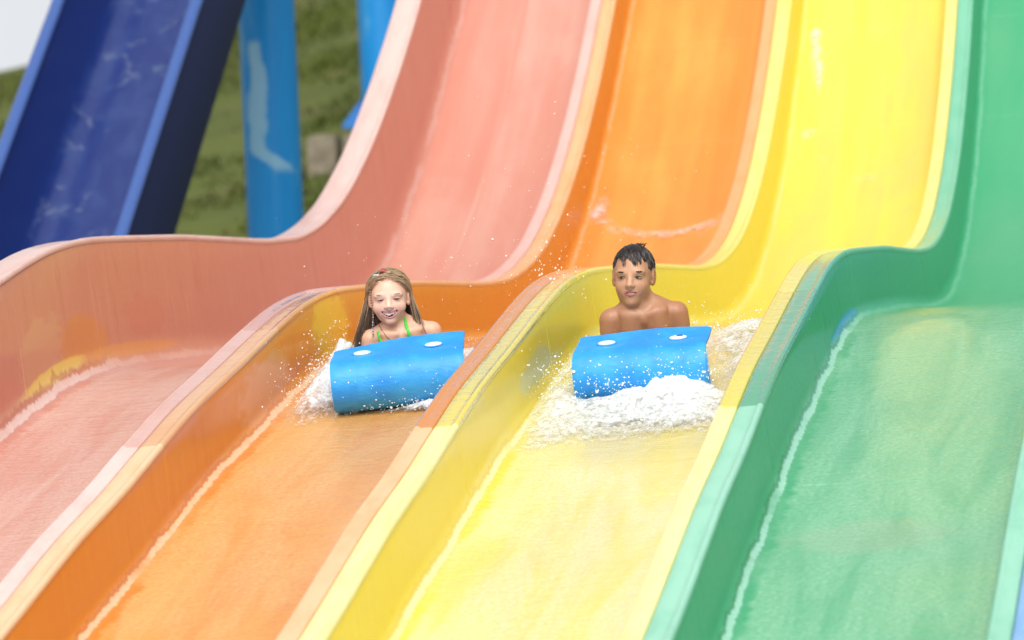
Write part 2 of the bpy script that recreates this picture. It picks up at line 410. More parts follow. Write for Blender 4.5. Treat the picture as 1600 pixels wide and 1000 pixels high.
c = n.mix(n.ramp(n.noise(n.mul(g, (.9, 1.4, 1.4)), 1, 6, .65), .52, .72, 0, .85), c, (.12, .085, .03))
yy = n.sep(g)[1]
deck = n.mix(n.ramp(sm, .3, .7), (.30, .29, .27), (.40, .385, .36))
c = n.mix(n.ramp(yy, 8.6, 9.0), deck, c)
n.bsdf(Base_Color=c, Roughness=.95, Normal=n.bump(sm, .3, .08))
hl = link_mesh('hill', np.stack([GX, GY, GZ], -1).reshape(-1, 3), grid_faces(len(gy), len(gx)), n.m)
tag(hl, 'grassy bank rising behind the slides under a pale sky', kind='structure')

# grass tufts on the bank, dense where the photograph looks
NB = 110000
d = rng.uniform(24, 58, NB) ; px = rng.uniform(-60, 640, NB)
hx = CAMP[0] + d * (FW[0] + (px - 800) / 6000 * RT[0]); hy = CAMP[1] + d * (FW[1] + (px - 800) / 6000 * RT[1])
hx += rng.normal(0, .4, NB); ok = hy > 9.2; hx, hy = hx[ok], hy[ok]
dens = fbm(np.stack([hx * .9, hy * .9, 0 * hx], -1), 3, 9); ok = dens + rng.uniform(-.2, .2, len(hx)) > .56; hx, hy, dens = hx[ok], hy[ok], dens[ok]
hz = hill_z(hx, hy); nb = len(hx)
ang = rng.uniform(0, 2 * math.pi, nb); hh = rng.uniform(.02, .07, nb) * (.5 + 1.2 * dens); ww = rng.uniform(.006, .016, nb)
lean = rng.normal(0, .06, (nb, 2))
b0 = np.stack([hx - np.cos(ang) * ww, hy - np.sin(ang) * ww, hz - .02], -1); b1 = np.stack([hx + np.cos(ang) * ww, hy + np.sin(ang) * ww, hz - .02], -1)
m0 = np.stack([hx - np.cos(ang) * ww * .7 + lean[:, 0] * .4, hy - np.sin(ang) * ww * .7 + lean[:, 1] * .4, hz + hh * .6], -1)
m1 = np.stack([hx + np.cos(ang) * ww * .7 + lean[:, 0] * .4, hy + np.sin(ang) * ww * .7 + lean[:, 1] * .4, hz + hh * .6], -1)
tp = np.stack([hx + lean[:, 0], hy + lean[:, 1], hz + hh], -1)
V = np.stack([b0, b1, m1, m0, tp], 1).reshape(-1, 3); i5 = np.arange(nb)[:, None] * 5
F = np.concatenate([i5 + np.array([[0, 1, 2]]), i5 + np.array([[0, 2, 3]]), i5 + np.array([[3, 2, 4]])])
tone = np.repeat(np.clip(dens * 1.6 - .4 + rng.normal(0, .2, nb), 0, 1), 5)
n = NT('grass_blade')
c = n.mix(n.attr('tone', 'Fac'), (.040, .06, .005), (.11, .14, .010))
n.bsdf(Base_Color=c, Roughness=.7)
gr = link_mesh('grass', V, F, n.m, attrs=dict(tone=('FLOAT', tone)))
tag(gr, 'short green grass covering the bank', kind='stuff')

# ------------------------------------------------------------------ dark blue slide far left
n = NT('navy_gelcoat')
g = n.attr('lp')
ns = n.noise(n.mul(g, (7, .8, 4)), 1, 6, .65, .4); n2 = n.noise(n.mul(g, (3, 2.2, 3)), 1, 5, .7, .8)
fl = n.attr('onfloor', 'Fac')
c = n.mix(n.math('MULTIPLY', n.ramp(ns, .4, .7, 0, .5), fl), (.008, .025, .155), (.03, .065, .22))
c = n.mix(n.math('MULTIPLY', n.ramp(n2, .55, .72, 0, .7), fl), c, (.16, .21, .32))
n.bsdf(Base_Color=c, Roughness=.34, Coat_Weight=.5, Coat_Roughness=.12)
NAVY = n.m
NAVYRIM = simple('navy_rim', (.045, .105, .33), .3, Coat_Weight=.4, Coat_Roughness=.1)
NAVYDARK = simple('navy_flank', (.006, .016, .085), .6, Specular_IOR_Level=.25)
P0 = pix_depth(240, 190, 23.0); XR = P0[0]
tr = np.array([pix_x(a, b, XR) for a, b in [(318, -50), (300, 0), (273, 90), (243, 190), (212, 285), (180, 378)]])
yb = tr[:, 1]; zb = tr[:, 2]
kb = (zb[0] - zb[-1]) / (yb[0] - yb[-1])
bl = thing('blue_slide', (XR, 0, 0)); tag(bl, 'steep dark blue slide trough beside the grassy bank', 'water slide')
WB = 0.90
def zblue(y): return zb[-1] + (y - yb[-1]) * kb
cutsb = np.array([yb[-1] - 3.2, yb[-1] - 1.1, yb[-1] + 1.75, yb[-1] + 4.0])
bh = [(-WB, -.02), (-WB + .03, -.2), (-WB + .06, -.4), (-WB + .09, -.56), (-WB + .12, -.64), (-WB + .17, -.69)]
bp = bh + [(x, -.70) for x in np.linspace(-WB + .22, -.22, 8)] + [(-WB - x, z) for x, z in bh[::-1]]
bp = np.array(bp)
for y0, y1 in zip(cutsb[:-1], cutsb[1:]):
    ys = np.linspace(y0 + .0004, y1 - .0004, 24); dip = np.zeros(24); dip[[0, -1]] = 1
    # below the part in view the trough levels out just above the ground
    zz = np.maximum(zblue(ys), zblue(yb[-1] - 2.4) + .15 * (ys - (yb[-1] - 2.4)))
    V = np.zeros((24, len(bp), 3)); V[..., 0] = bp[None, :, 0]; V[..., 1] = ys[:, None]; V[..., 2] = zz[:, None] + bp[None, :, 1] - dip[:, None] * .006
    on = (bp[:, 1] < -.6).astype(float)
    o = link_mesh('trough_section', V.reshape(-1, 3), grid_faces(24, len(bp))[:, ::-1], NAVY, bl,
                  attrs=dict(lp=('FLOAT_VECTOR', np.stack([V[..., 0], V[..., 1], V[..., 2]], -1)), onfloor=('FLOAT', np.broadcast_to(on, V.shape[:2]))))
    for xc in (-WB - .02, .02):
        a = np.linspace(0, 2 * math.pi, 12, endpoint=False)
        Q = np.zeros((24, 13, 3)); aa = np.append(a, 0)
        Q[..., 0] = xc + .042 * np.cos(aa)[None]; Q[..., 1] = ys[:, None]; Q[..., 2] = zz[:, None] + .035 * np.sin(aa)[None] - dip[:, None] * .004
        link_mesh('rim', Q.reshape(-1, 3), grid_faces(24, 13), NAVYRIM, o)
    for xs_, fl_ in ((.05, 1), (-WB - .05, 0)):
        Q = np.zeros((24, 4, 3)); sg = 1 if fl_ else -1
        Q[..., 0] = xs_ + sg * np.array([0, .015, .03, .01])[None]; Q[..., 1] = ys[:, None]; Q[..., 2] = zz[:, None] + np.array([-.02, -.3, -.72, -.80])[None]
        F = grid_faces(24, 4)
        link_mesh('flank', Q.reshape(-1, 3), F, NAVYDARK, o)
def boxm(c, s, bev=.0):
    x, y, z = np.array(s) / 2
    V = np.array([(sx * x, sy * y, sz * z) for sx in (-1, 1) for sy in (-1, 1) for sz in (-1, 1)]) + np.asarray(c)
    F = [(0, 1, 3, 2), (4, 6, 7, 5), (0, 4, 5, 1), (2, 3, 7, 6), (0, 2, 6, 4), (1, 5, 7, 3)]
    return V, F
ym = tr[4, 1]
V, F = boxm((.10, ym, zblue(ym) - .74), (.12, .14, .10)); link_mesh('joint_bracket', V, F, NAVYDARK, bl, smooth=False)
# two legs that carry it, out of the picture
for yl in (yb[-1] - 1.6, yb[-1] - .4):
    zl = zblue(yl) - .70; zg = hill_z(XR - .45, yl) - .3
    Vt, Ft = tubes([np.linspace((-.45, yl, zg), (-.45, yl, zl + .02), 4)], np.full((1, 4), .09), 16)
    link_mesh('support_leg', Vt, Ft, NAVYRIM, bl)

# ------------------------------------------------------------------ round blue posts
n = NT('blue_post_paint')
g = n.attr('lp')
nz = n.noise(n.mul(g, (2.6, 2.6, 1.6)), 1, 6, .62, .4)
u = n.sep(g)
# bare patch where the paint has gone: a crooked band down the post
kink = n.math('MULTIPLY_ADD', n.ramp(u[2], .02, .22, 1, 0), .42, .36)
path = n.math('ABSOLUTE', n.math('ADD', n.math('SUBTRACT', u[0], kink), n.math('MULTIPLY', n.math('SUBTRACT', n.noise(n.mul(g, (0, 0, 2.0)), 1, 4, .6), .5), .55)))
band = n.math('ADD', path, n.math('MULTIPLY', n.math('SUBTRACT', nz, .5), .36))
zr = n.math('MULTIPLY', n.ramp(u[2], n.math('ADD', 0.0, .0), .08), n.ramp(u[2], .95, 1.02, 1, 0))
wid = n.math('MULTIPLY_ADD', n.ramp(u[2], .85, .5), .07, .07)
scuff = n.math('MULTIPLY', n.ramp(n.math('SUBTRACT', band, wid), .0, .09, .85, 0), zr)
c = n.mix(n.ramp(nz, .4, .7, 0, .4), (.002, .215, .56), (.006, .26, .60))
c = n.mix(scuff, c, (.24, .46, .60))
c = n.mix(n.math('MULTIPLY', n.ramp(nz, .60, .70, 0, .6), 1.0), c, (.16, .40, .58))
n.bsdf(Base_Color=c, Roughness=.45, Specular_IOR_Level=.35)
POST = n.m
POST2 = simple('blue_flange_paint', (.01, .16, .48), .4)
CONC = NT('footing_concrete')
cn_ = CONC.noise(CONC.mul(CONC.n('ShaderNodeNewGeometry').outputs['Position'], (6, 6, 6)), 1, 6, .65)
CONC.bsdf(Base_Color=CONC.mix(CONC.ramp(cn_, .3, .7), (.15, .125, .085), (.24, .21, .15)), Roughness=.9, Normal=CONC.bump(cn_, .5, .03))
def post(px, py, depth, diam, top_z, label, base_z=None, scuff_z=None):
    p = pix_depth(px, py, depth); x, y = p[0], p[1]
    zb_ = hill_z(x, y) - .05 if base_z is None else base_z
    root = thing('round_post', (x, y, zb_)); tag(root, label, 'post', 'blue round posts')
    zs = np.linspace(0, top_z - zb_, 40); na = 48; a = np.linspace(0, 2 * math.pi, na + 1)
    V = np.zeros((40, na + 1, 3)); V[..., 0] = np.cos(a)[None] * diam / 2; V[..., 1] = np.sin(a)[None] * diam / 2; V[..., 2] = zs[:, None]
    s0, s1 = scuff_z if scuff_z else (-50, -49)
    lp = np.stack([np.broadcast_to(np.cos(a)[None] * .5 + .5, V.shape[:2]), np.broadcast_to(np.sin(a)[None], V.shape[:2]), (V[..., 2] + zb_ - s0) / (s1 - s0)], -1)
    link_mesh('shaft', V.reshape(-1, 3), grid_faces(40, na + 1), POST, root, attrs=dict(lp=('FLOAT_VECTOR', lp)))
    Vt, Ft = ellipsoid((0, 0, .03), (diam * .78, diam * .78, .03), 32, 9); link_mesh('base_plate', Vt, Ft, POST2, root)
    for k in range(4):
        q = k * math.pi / 2 + .4; cx, cy = math.cos(q), math.sin(q); r0 = diam / 2 - .01; t = .012
        pts = [(r0, .05), (r0 + .2, .05), (r0 + .2, .09), (r0, .34)]
        V = [(cx * r - cy * s, cy * r + cx * s, z) for s in (-t, t) for r, z in pts]
        link_mesh('gusset', V, [(0, 1, 2, 3), (7, 6, 5, 4), (0, 4, 5, 1), (1, 5, 6, 2), (2, 6, 7, 3), (3, 7, 4, 0)], POST2, root, smooth=False)
    return root
pz = lambda py, d: pix_depth(430, py, d)[2]
post(424, 190, 27.0, .395, 8.5, 'blue round post with paint scraped off in a long pale streak', scuff_z=(pz(282, 27), pz(65, 27)))
def hill_hit(px, py):
    d = pix_ray(px, py); t = np.linspace(22, 80, 6000); P = CAMP + d * t[:, None]
    return t[np.argmax(P[:, 2] < hill_z(P[:, 0], P[:, 1]))]
DF = float(hill_hit(528, 262)); pb = pix_depth(600, 208, DF); fz = float(pb[2])
post(603, 208, DF, 70 / 6000 * DF, 13.5, 'blue round post standing on a concrete footing on the bank', base_z=fz)
ft = thing('concrete_footing', (pb[0], pb[1], fz)); tag(ft, 'weathered concrete footing block under the farther blue post', 'footing')
def rough_block(s, seed, amp=.03):
    Vs, Fs = [], []
    k = 8; off = 0
    for ax in range(3):
        for sg in (-1, 1):
            u_, v_ = np.meshgrid(np.linspace(-1, 1, k), np.linspace(-1, 1, k)); P = np.zeros((k, k, 3))
            P[..., ax] = sg; P[..., (ax + 1) % 3] = u_ * sg; P[..., (ax + 2) % 3] = v_
            P = P / (np.sum(np.abs(P) ** 14, -1, keepdims=True) ** (1 / 14))
            P = P * np.array(s) / 2; P = P + amp * (fbm(P * 4, 3, seed)[..., None] - .5)
            Vs.append(P.reshape(-1, 3)); Fs.append(grid_faces(k, k) + off); off += k * k
    return np.concatenate(Vs), np.concatenate(Fs)
u1 = DF / 6000                                     # metres per pixel there
V, F = rough_block((110 * u1, .9, .9), 3); V += (0, .1, -.46); link_mesh('block', V, F, CONC.m, ft)
V, F = rough_block((48 * u1, .5, .8), 4); V += (-88 * u1, -.1, -.41); link_mesh('step', V, F, CONC.m, ft)

# ------------------------------------------------------------------ foam mats
n = NT('mat_foam')
g = n.n('ShaderNodeTexCoord').outputs['Object']
m1 = n.noise(n.mul(g, (7, 7, 7)), 1, 5, .6); m2 = n.noise(n.mul(g, (160, 160, 160)), 1, 2)
c = n.mix(n.ramp(m1, .35, .68), (.012, .27, .78), (.03, .37, .86))
c = n.mix(n.ramp(n.noise(n.mul(g, (22, 22, 22)), 1, 5, .7), .62, .75, 0, .5), c, (.02, .20, .60))
crs = n.noise(n.mul(g, (10, 26, 26)), 1, 4, .6, 1.5)
n.bsdf(Base_Color=c, Roughness=.55, Coat_Weight=.12, Coat_Roughness=.3, Normal=n.bump(crs, .25, .012, n.bump(m2, .12, .004)))
MAT = n.m
INSERT = simple('grip_white', (.86, .86, .86), .35)
INSHOLE = simple('grip_slot', (.03, .03, .03), .6)
RS, LF, TK = .098, .165, .016       # curl radius, flap length, sheet thickness

class Seat:
    """slope-following frame of one rider: u across, v up the slope from the front of the mat, w off the floor"""
    def __init__(s, x, y, yaw): s.x, s.y, s.yaw = x, y, yaw
    def __call__(s, P):
        P = np.atleast_2d(np.asarray(P, float)); c, n_ = math.cos(s.yaw), math.sin(s.yaw)
        u = P[:, 0] * c - P[:, 1] * n_; v = P[:, 0] * n_ + P[:, 1] * c
        y = s.y + v * .93; a = np.arctan(slope(y))
        return np.stack([s.x + u, y - np.sin(a) * P[:, 2], zfloor(y) + .004 + np.cos(a) * P[:, 2]], -1)

def make_mat(seat, width, label, slot=False, warp=0.0, flare=0.0, shear=.14):
    root = thing('slide_mat', tuple(seat([(0, RS, 0)])[0])); O = np.array(root.location)
    tag(root, label, 'slide mat', 'blue foam mats being ridden')
    # centre line of the sheet in (v, w): flat under the rider, round the front, back over the top
    cl = [(v, TK / 2) for v in np.linspace(1.15, RS + .02, 26)]
    cl += [(RS - math.sin(t) * (RS - TK / 2), RS - math.cos(t) * (RS - TK / 2)) for t in np.linspace(0, math.pi, 30)]
    cl += [(RS + .01 + q, 2 * RS - TK / 2 + .012 * (q / LF) ** 2) for q in np.linspace(0.01, LF, 14)]
    cl = np.array(cl); T = np.gradient(cl, axis=0); T /= np.linalg.norm(T, axis=1, keepdims=True); Nn = np.stack([T[:, 1], -T[:, 0]], -1)
    s_ = np.r_[0, np.cumsum(np.linalg.norm(np.diff(cl, axis=0), axis=1))]
    us = np.linspace(-width / 2, width / 2, 33)
    def surf(sign):
        P = np.zeros((len(cl), 33, 3))
        for k, uu in enumerate(us):
            e = 1 - .5 * max(0, (abs(uu) - width / 2 + .012) / .012) ** 2
            q = cl + sign * Nn * TK / 2 * e
            P[:, k, 0] = uu * (1 + flare * q[:, 0]); P[:, k, 1] = q[:, 0]; P[:, k, 2] = q[:, 1]
        # pressed in round the two grips, gently wavy edge
        for gx_ in (-width * .27, width * .27):
            dd = np.hypot((P[..., 0] - gx_) / .05, (P[..., 1] - (RS + .075)) / .035)
            P[..., 2] -= np.where(P[..., 2] > RS, .010 * np.exp(-dd ** 2 * 1.2), 0)
        tp = sstep(RS + .02, RS + LF, P[..., 1]) * (P[..., 2] > RS)
        P[..., 0] -= shear * np.maximum(0, P[..., 1] - RS) * (P[..., 2] < RS)
        P[..., 2] += tp * (.005 * np.sin(P[..., 0] * 11 + 1.0 + warp * 4) + warp * P[..., 0])
        return P
    A, B = surf(-1), surf(1)
    na, nb_ = A.shape[:2]
    V = np.concatenate([A.reshape(-1, 3), B.reshape(-1, 3)]); V = seat(V) - O
    ia = np.arange(na * nb_).reshape(na, nb_); ib = ia + na * nb_
    F = [grid_faces(na, nb_), grid_faces(na, nb_)[:, ::-1] + na * nb_]
    for e in (lambda m: m[0, :], lambda m: m[-1, ::-1], lambda m: m[::-1, 0], lambda m: m[:, -1]):
        a, b = e(ia), e(ib); F.append(np.stack([a[:-1], b[:-1], b[1:], a[1:]], -1))
    o = link_mesh('foam_sheet', V, np.concatenate(F), MAT, root)
    bv = o.modifiers.new('edge', 'EDGE_SPLIT'); bv.split_angle = math.radians(50)
    for k, gx_ in enumerate((-width * .27, width * .27)):
        wt = 2 * RS + .001 + warp * gx_ * .3
        Vt, Ft = ellipsoid((0, 0, 0), (.032, .024, .007), 28, 10)
        Vt = Vt + (gx_, RS + .075, wt)
        h = link_mesh('grip', seat(Vt) - O, Ft, INSERT, root)
        Vt, Ft = ellipsoid((0, 0, 0), (.038, .030, .004), 28, 8); Vt = Vt + (gx_ - .002, RS + .078, wt - .004)
        link_mesh('grip_rim', seat(Vt) - O, Ft, MAT, h)
        if slot and k == 1:
            Vt, Ft = ellipsoid((0, 0, 0), (.013, .008, .003), 16, 8); Vt = Vt + (gx_ + .006, RS + .075, wt + .006)
            link_mesh('grip_slot', seat(Vt) - O, Ft, INSHOLE, h)
    return root

GIRL = Seat(-.405, -1.245, .16)
BOY = Seat(.50, -1.38, .03)
BOYB = Seat(.50 + .045, -1.38, .19)
GIRLB = Seat(-.405 + .060, -1.245, .30)
make_mat(GIRL, .485, 'blue foam mat with curled front held by the smiling girl', False, warp=.05)
make_mat(BOY, .475, 'blue foam mat with curled front held by the dark haired boy', True)

# ------------------------------------------------------------------ people: one implicit body each
def smin(a, b, k):
    h = np.clip(.5 + .5 * (b - a) / k, 0, 1); return b * (1 - h) + a * h - k * h * (1 - h)
class Body:
    def __init__(s, xs, ys, zs):
        s.ax = [np.asarray(v, np.float32) for v in (xs, ys, zs)]
        s.D = np.full(tuple(len(v) for v in s.ax), .06, np.float32)
    def region(s, lo, hi):
        sl_ = tuple(slice(max(0, np.searchsorted(a, l) - 1), np.searchsorted(a, h) + 1) for a, l, h in zip(s.ax, lo, hi))
        g_ = np.meshgrid(*[a[q] for a, q in zip(s.ax, sl_)], indexing='ij', sparse=True); return sl_, g_
    def cap(s, a, b, ra, rb, k=.02, flat=None):
        a, b = np.asarray(a, float), np.asarray(b, float); R = max(ra, rb) + k + .02
        if flat: R += .05
        sl_, (X, Y, Z) = s.region(np.minimum(a, b) - R, np.maximum(a, b) + R)
        ab = b - a; L = max(float(ab @ ab), 1e-9)
        t = np.clip(((X - a[0]) * ab[0] + (Y - a[1]) * ab[1] + (Z - a[2]) * ab[2]) / L, 0, 1)
        fx, fy, fz = flat or (1, 1, 1)
        d_ = np.sqrt(((X - a[0] - t * ab[0]) * fx) ** 2 + ((Y - a[1] - t * ab[1]) * fy) ** 2 + ((Z - a[2] - t * ab[2]) * fz) ** 2) - (ra + (rb - ra) * t)
        s.D[sl_] = smin(s.D[sl_], d_.astype(np.float32), k)
    def ell(s, c_, r, Rm, k=.02, sub=False, origin=(0, 0, 0)):
        """ellipsoid in a rotated frame: world = origin + Rm @ local"""
        c_, r = np.asarray(c_, float), np.asarray(r, float); wc = np.asarray(origin) + Rm @ c_; R = r.max() + k + .02
        sl_, (X, Y, Z) = s.region(wc - R, wc + R)
        q = [(X - wc[0]) * Rm[0, i] + (Y - wc[1]) * Rm[1, i] + (Z - wc[2]) * Rm[2, i] for i in range(3)]
        k0 = np.sqrt(sum((q[i] / r[i]) ** 2 for i in range(3))); k1 = np.sqrt(sum((q[i] / r[i] ** 2) ** 2 for i in range(3)))
        d_ = (k0 * (k0 - 1) / (k1 + 1e-6)).astype(np.float32)
        if sub: s.D[sl_] = -smin(-s.D[sl_], d_, k)
        else: s.D[sl_] = smin(s.D[sl_], d_, k)
    def mesh(s):
        D = s.D; S = D < 0; n_ = tuple(q - 1 for q in D.shape)
        cnt = np.zeros(n_, np.int8)
        for dx in (0, 1):
            for dy in (0, 1):
                for dz in (0, 1): cnt += S[dx:n_[0] + dx, dy:n_[1] + dy, dz:n_[2] + dz]
        act = (cnt > 0) & (cnt < 8); I = np.argwhere(act)
        vid = np.full(n_, -1, np.int64); vid[act] = np.arange(len(I))
        acc = np.zeros((len(I), 3)); num = np.zeros(len(I))
        for ax in range(3):
            o1, o2 = [q for q in range(3) if q != ax]
            for e1 in (0, 1):
                for e2 in (0, 1):
                    A = I.copy(); A[:, o1] += e1; A[:, o2] += e2; B = A.copy(); B[:, ax] += 1
                    da, db = D[tuple(A.T)], D[tuple(B.T)]; cx = (da < 0) != (db < 0)
                    t = np.where(cx, da / np.where(cx, da - db, 1), 0); P = A.astype(float); P[:, ax] += t
                    acc[cx] += P[cx]; num[cx] += 1
        acc /= num[:, None]
        V = np.stack([np.interp(acc[:, i], np.arange(len(s.ax[i])), s.ax[i]) for i in range(3)], -1)
        Fs = []
        for ax in range(3):
            o1, o2 = (ax + 1) % 3, (ax + 2) % 3
            A = np.swapaxes(S, 0, ax) if False else S
            sa = [slice(1, -1)] * 3; sa[ax] = slice(0, -1); sb = list(sa); sb[ax] = slice(1, None)
            a_, b_ = S[tuple(sa)], S[tuple(sb)]
            E_ = np.argwhere(a_ != b_); off = np.ones(3, int); off[ax] = 0; E_ = E_ + off
            inside = S[tuple(E_.T)]
            def cell(d1, d2):
                q = E_.copy(); q[:, o1] -= d1; q[:, o2] -= d2; return vid[tuple(q.T)]
            Q = np.stack([cell(1, 1), cell(0, 1), cell(0, 0), cell(1, 0)], -1)
            Q[~inside] = Q[~inside][:, ::-1]; Fs.append(Q)
        F = np.concatenate(Fs); return V, F[(F >= 0).all(1)]

def rotm(yaw, pitch, roll):
    """head frame: columns = face's own right-hand x, forward f, up z. forward is -Y in the world at zero"""
    cy, sy = math.cos(yaw), math.sin(yaw)
    f = np.array([sy, -cy, 0]); x = np.array([cy, sy, 0]); z = np.array([0, 0, 1.])   # yaw>0 turns towards +X
    f2 = math.cos(pitch) * f + math.sin(pitch) * z; z2 = -math.sin(pitch) * f + math.cos(pitch) * z
    x3 = math.cos(roll) * x + math.sin(roll) * z2; z3 = -math.sin(roll) * x + math.cos(roll) * z2
    return np.stack([x3, f2, z3], 1)

def skin_material(name, rough, sss):
    n = NT(name)
    c = n.attr('Col', 'Color'); g = n.n('ShaderNodeTexCoord').outputs['Object']
    nz = n.noise(n.mul(g, (60, 60, 60)), 1, 4, .6)
    c = n.mix(n.ramp(nz, .4, .8, 0, .12), c, (.30, .10, .06))
    b = n.bsdf(Base_Color=c, Roughness=rough, Normal=n.bump(nz, .05, .004))
    b.inputs['Subsurface Weight'].default_value = sss; b.inputs['Subsurface Radius'].default_value = (.012, .005, .003); b.inputs['Subsurface Scale'].default_value = .6
    b.inputs['Coat Weight'].default_value = .12; b.inputs['Coat Roughness'].default_value = .25
    return n.m
EYEW = simple('eye_white', (.36, .31, .28), .3)
IRIS_D = simple('iris_brown', (.03, .015, .008), .15)
IRIS_B = simple('iris_grey', (.05, .05, .05), .15)
TEETH = simple('tooth_enamel', (.80, .74, .66), .25)

def make_person(seat, head_px, head_v, hs_, Rm, who, k_, label):
    girl = who == 'girl'; hsc = hs_
    # joints in the slope frame
    hy = seat([(0, head_v, 0)])[0][1]
    dr = pix_ray(*head_px); hc = CAMP + dr * ((hy - CAMP[1]) / dr[1])          # head centre
    J = lambda u, v, w: seat([(u, v, w)])[0]
    xs_h = (hc[0] - .115 * hs_, hc[0] + .115 * hs_); ys_h = (hc[1] - .135 * hs_, hc[1] + .12 * hs_); zs_h = (hc[2] - .135 * hs_, hc[2] + .14 * hs_)
    ext = [J(u, v, w) for u in (-.30, .30) for v in (.12, 1.72) for w in (-.03, .40)]
    lo, hi = np.min(ext, 0), np.max(ext, 0); hi[2] = max(hi[2], zs_h[1] + .03); lo[1] = min(lo[1], ys_h[0] - .02)
    def axis(l, h, fl, fh, cs, fs=.0024):
        return np.concatenate([np.arange(l, fl, cs), np.arange(fl, fh, fs), np.arange(fh, h, cs)])
    by = axis(lo[1], lo[1] + .45, *ys_h, .0065); by = np.concatenate([by, np.arange(by[-1] + .01, hi[1], .012)])
    B = Body(axis(lo[0], hi[0], *xs_h, .0065), by, axis(lo[2], hi[2], *zs_h, .0065))
    # trunk and legs
    sh = (.110 if not girl else .120) * k_; shw = .254 if not girl else .216; shv = .42 if not girl else .44
    I3 = np.eye(3)
    chest = J(0, shv + .07, shw - .065); waist = J(0, shv + .27, .125); pel = J(0, shv + .43, .115)
    for sx in (-1, 1):
        B.cap(J(sx * .044 * k_, shv + .04, shw - .065), J(sx * .046 * k_, shv + .28, .105), .066 * k_, .062 * k_, .03)
        B.cap(J(sx * .05 * k_, shv + .28, .100), J(sx * .058 * k_, shv + .45, .092), .064 * k_, .072 * k_, .03)
        B.cap(J(sx * .045 * k_, shv - .01, shw - .025), J(sx * .045 * k_, shv + .1, shw - .045), .050 * k_, .058 * k_, .03)      # upper chest / back
        B.cap(J(sx * .020, shv + .015, shw + (.036 if not girl else .030)), J(sx * sh * .95, shv + .012, shw - .018), (.028 if not girl else .026) * k_, .030 * k_, .024)             # trapezius, collar
        B.cap(J(sx * .015, shv - .045, shw - .010), J(sx * sh * .66, shv - .034, shw - .004), .008, .008, .018)        # collarbone
        B.cap(J(sx * .048 * k_, shv - .02, shw - .07), J(sx * .048 * k_, shv - .0, shw - .11), .044 * k_, .044 * k_, .022)     # breast muscle
        hip = J(sx * .068 * k_, shv + .46, .090); kn = J(sx * .085, shv + .79 * (.5 + .5 * k_), .062); an = J(sx * .07, shv + 1.08 * (.5 + .5 * k_), .052); toe = J(sx * .068, shv + 1.22 * (.5 + .5 * k_), .026)
        B.cap(hip, kn, .070 * k_, .050 * k_, .03); B.cap(kn, an, .048 * k_, .030 * k_, .02)
        B.cap(kn + (an - kn) * .08, kn + (an - kn) * .45, .040 * k_, .045 * k_, .02)
        heel = an + np.array([0, .012, .018]); B.cap(heel, toe, .026, .020, .015)
        for q in range(5):
            tq = toe + np.array([(q - 2) * .011, .004, -.002]); B.cap(tq, tq + np.array([0, .020 - .002 * abs(q - 2), -.004]), .0075, .006, .006)
        # arm
        S_ = J(sx * (sh + .008), shv + .008, shw - .028); E_ = J(sx * (sh + .022), shv - .005, shw - .165 if not girl else .062); Wr = J(sx * (sh - .020), RS + LF + .035, .105)
        B.cap(S_, S_ + (E_ - S_) * .28, .043 * k_, .041 * k_, .012)
        B.cap(S_, E_, .040 * k_, .032 * k_, .006); B.cap(E_, Wr, .033 * k_, .023 * k_, .015)
        Pm = J(sx * (sh - .024), RS + LF - .02, .125)
        for q in range(4):
            o_ = np.array([(q - 1.5) * .016, 0, 0]); B.cap(Wr + o_ * .5, Pm + o_, .014, .012, .012)
        ln = (.85, 1.0, .95, .75)
        for q in range(4):
            o_ = (q - 1.5) * .0175
            f0 = J(sx * (sh - .024) + o_, RS + LF - .02, .125); f1 = J(sx * (sh - .024) + o_ * 1.05, RS + LF - .02 - .030 * ln[q], .145); f2 = J(sx * (sh - .024) + o_ * 1.08, RS + LF - .015 - .040 * ln[q], .163); f3 = J(sx * (sh - .024) + o_ * 1.08, RS + LF - .006 - .038 * ln[q], .172)
            B.cap(f0, f1, .0088, .0080, .005); B.cap(f1, f2, .0080, .0074, .003); B.cap(f2, f3, .0074, .0066, .003)
        t0 = J(sx * (sh - .048), RS + LF + .012, .118); t1 = J(sx * (sh - .066), RS + LF - .008, .135); t2 = J(sx * (sh - .064), RS + LF - .022, .152)
        B.cap(t0, t1, .011, .0095, .008); B.cap(t1, t2, .0092, .0078, .003)
    B.cap(J(0, shv + .01, shw - .05), J(0, shv + .03, shw - .13), .050 * k_, .050 * k_, .03)
    # neck
    H = lambda *p: hc + Rm @ (np.array(p) * hs_)
    nb = J(0, shv, shw + .01)
    B.cap(nb, H(0, -.046, -.036), .039 * k_, .036 * hsc, .016)
    B.cap(J(0, shv - .03, shw - .03), H(0, -.026, -.058), .027 * k_, .024 * hsc, .012)
    hs_ = np.array((hsc * (1.0 if girl else .90), hsc, hsc))
    E = lambda c_, r, k=.02, sub=False: B.ell(np.array(c_) * hs_, np.array(r) * hs_, Rm, k * hsc, sub, hc)
    # head (child): face forward = +f
    E((0, -.014, .030), (.074, .089, .075), .01)
    E((0, .012, -.012), (.063, .066, .074), .03)
    E((0, .034, -.058), (.038 if girl else .043, .042, .040), .026)
    E((0, .058, -.090), (.018, .016, .014), .020)                       # chin
    ck = .030 if girl else .026
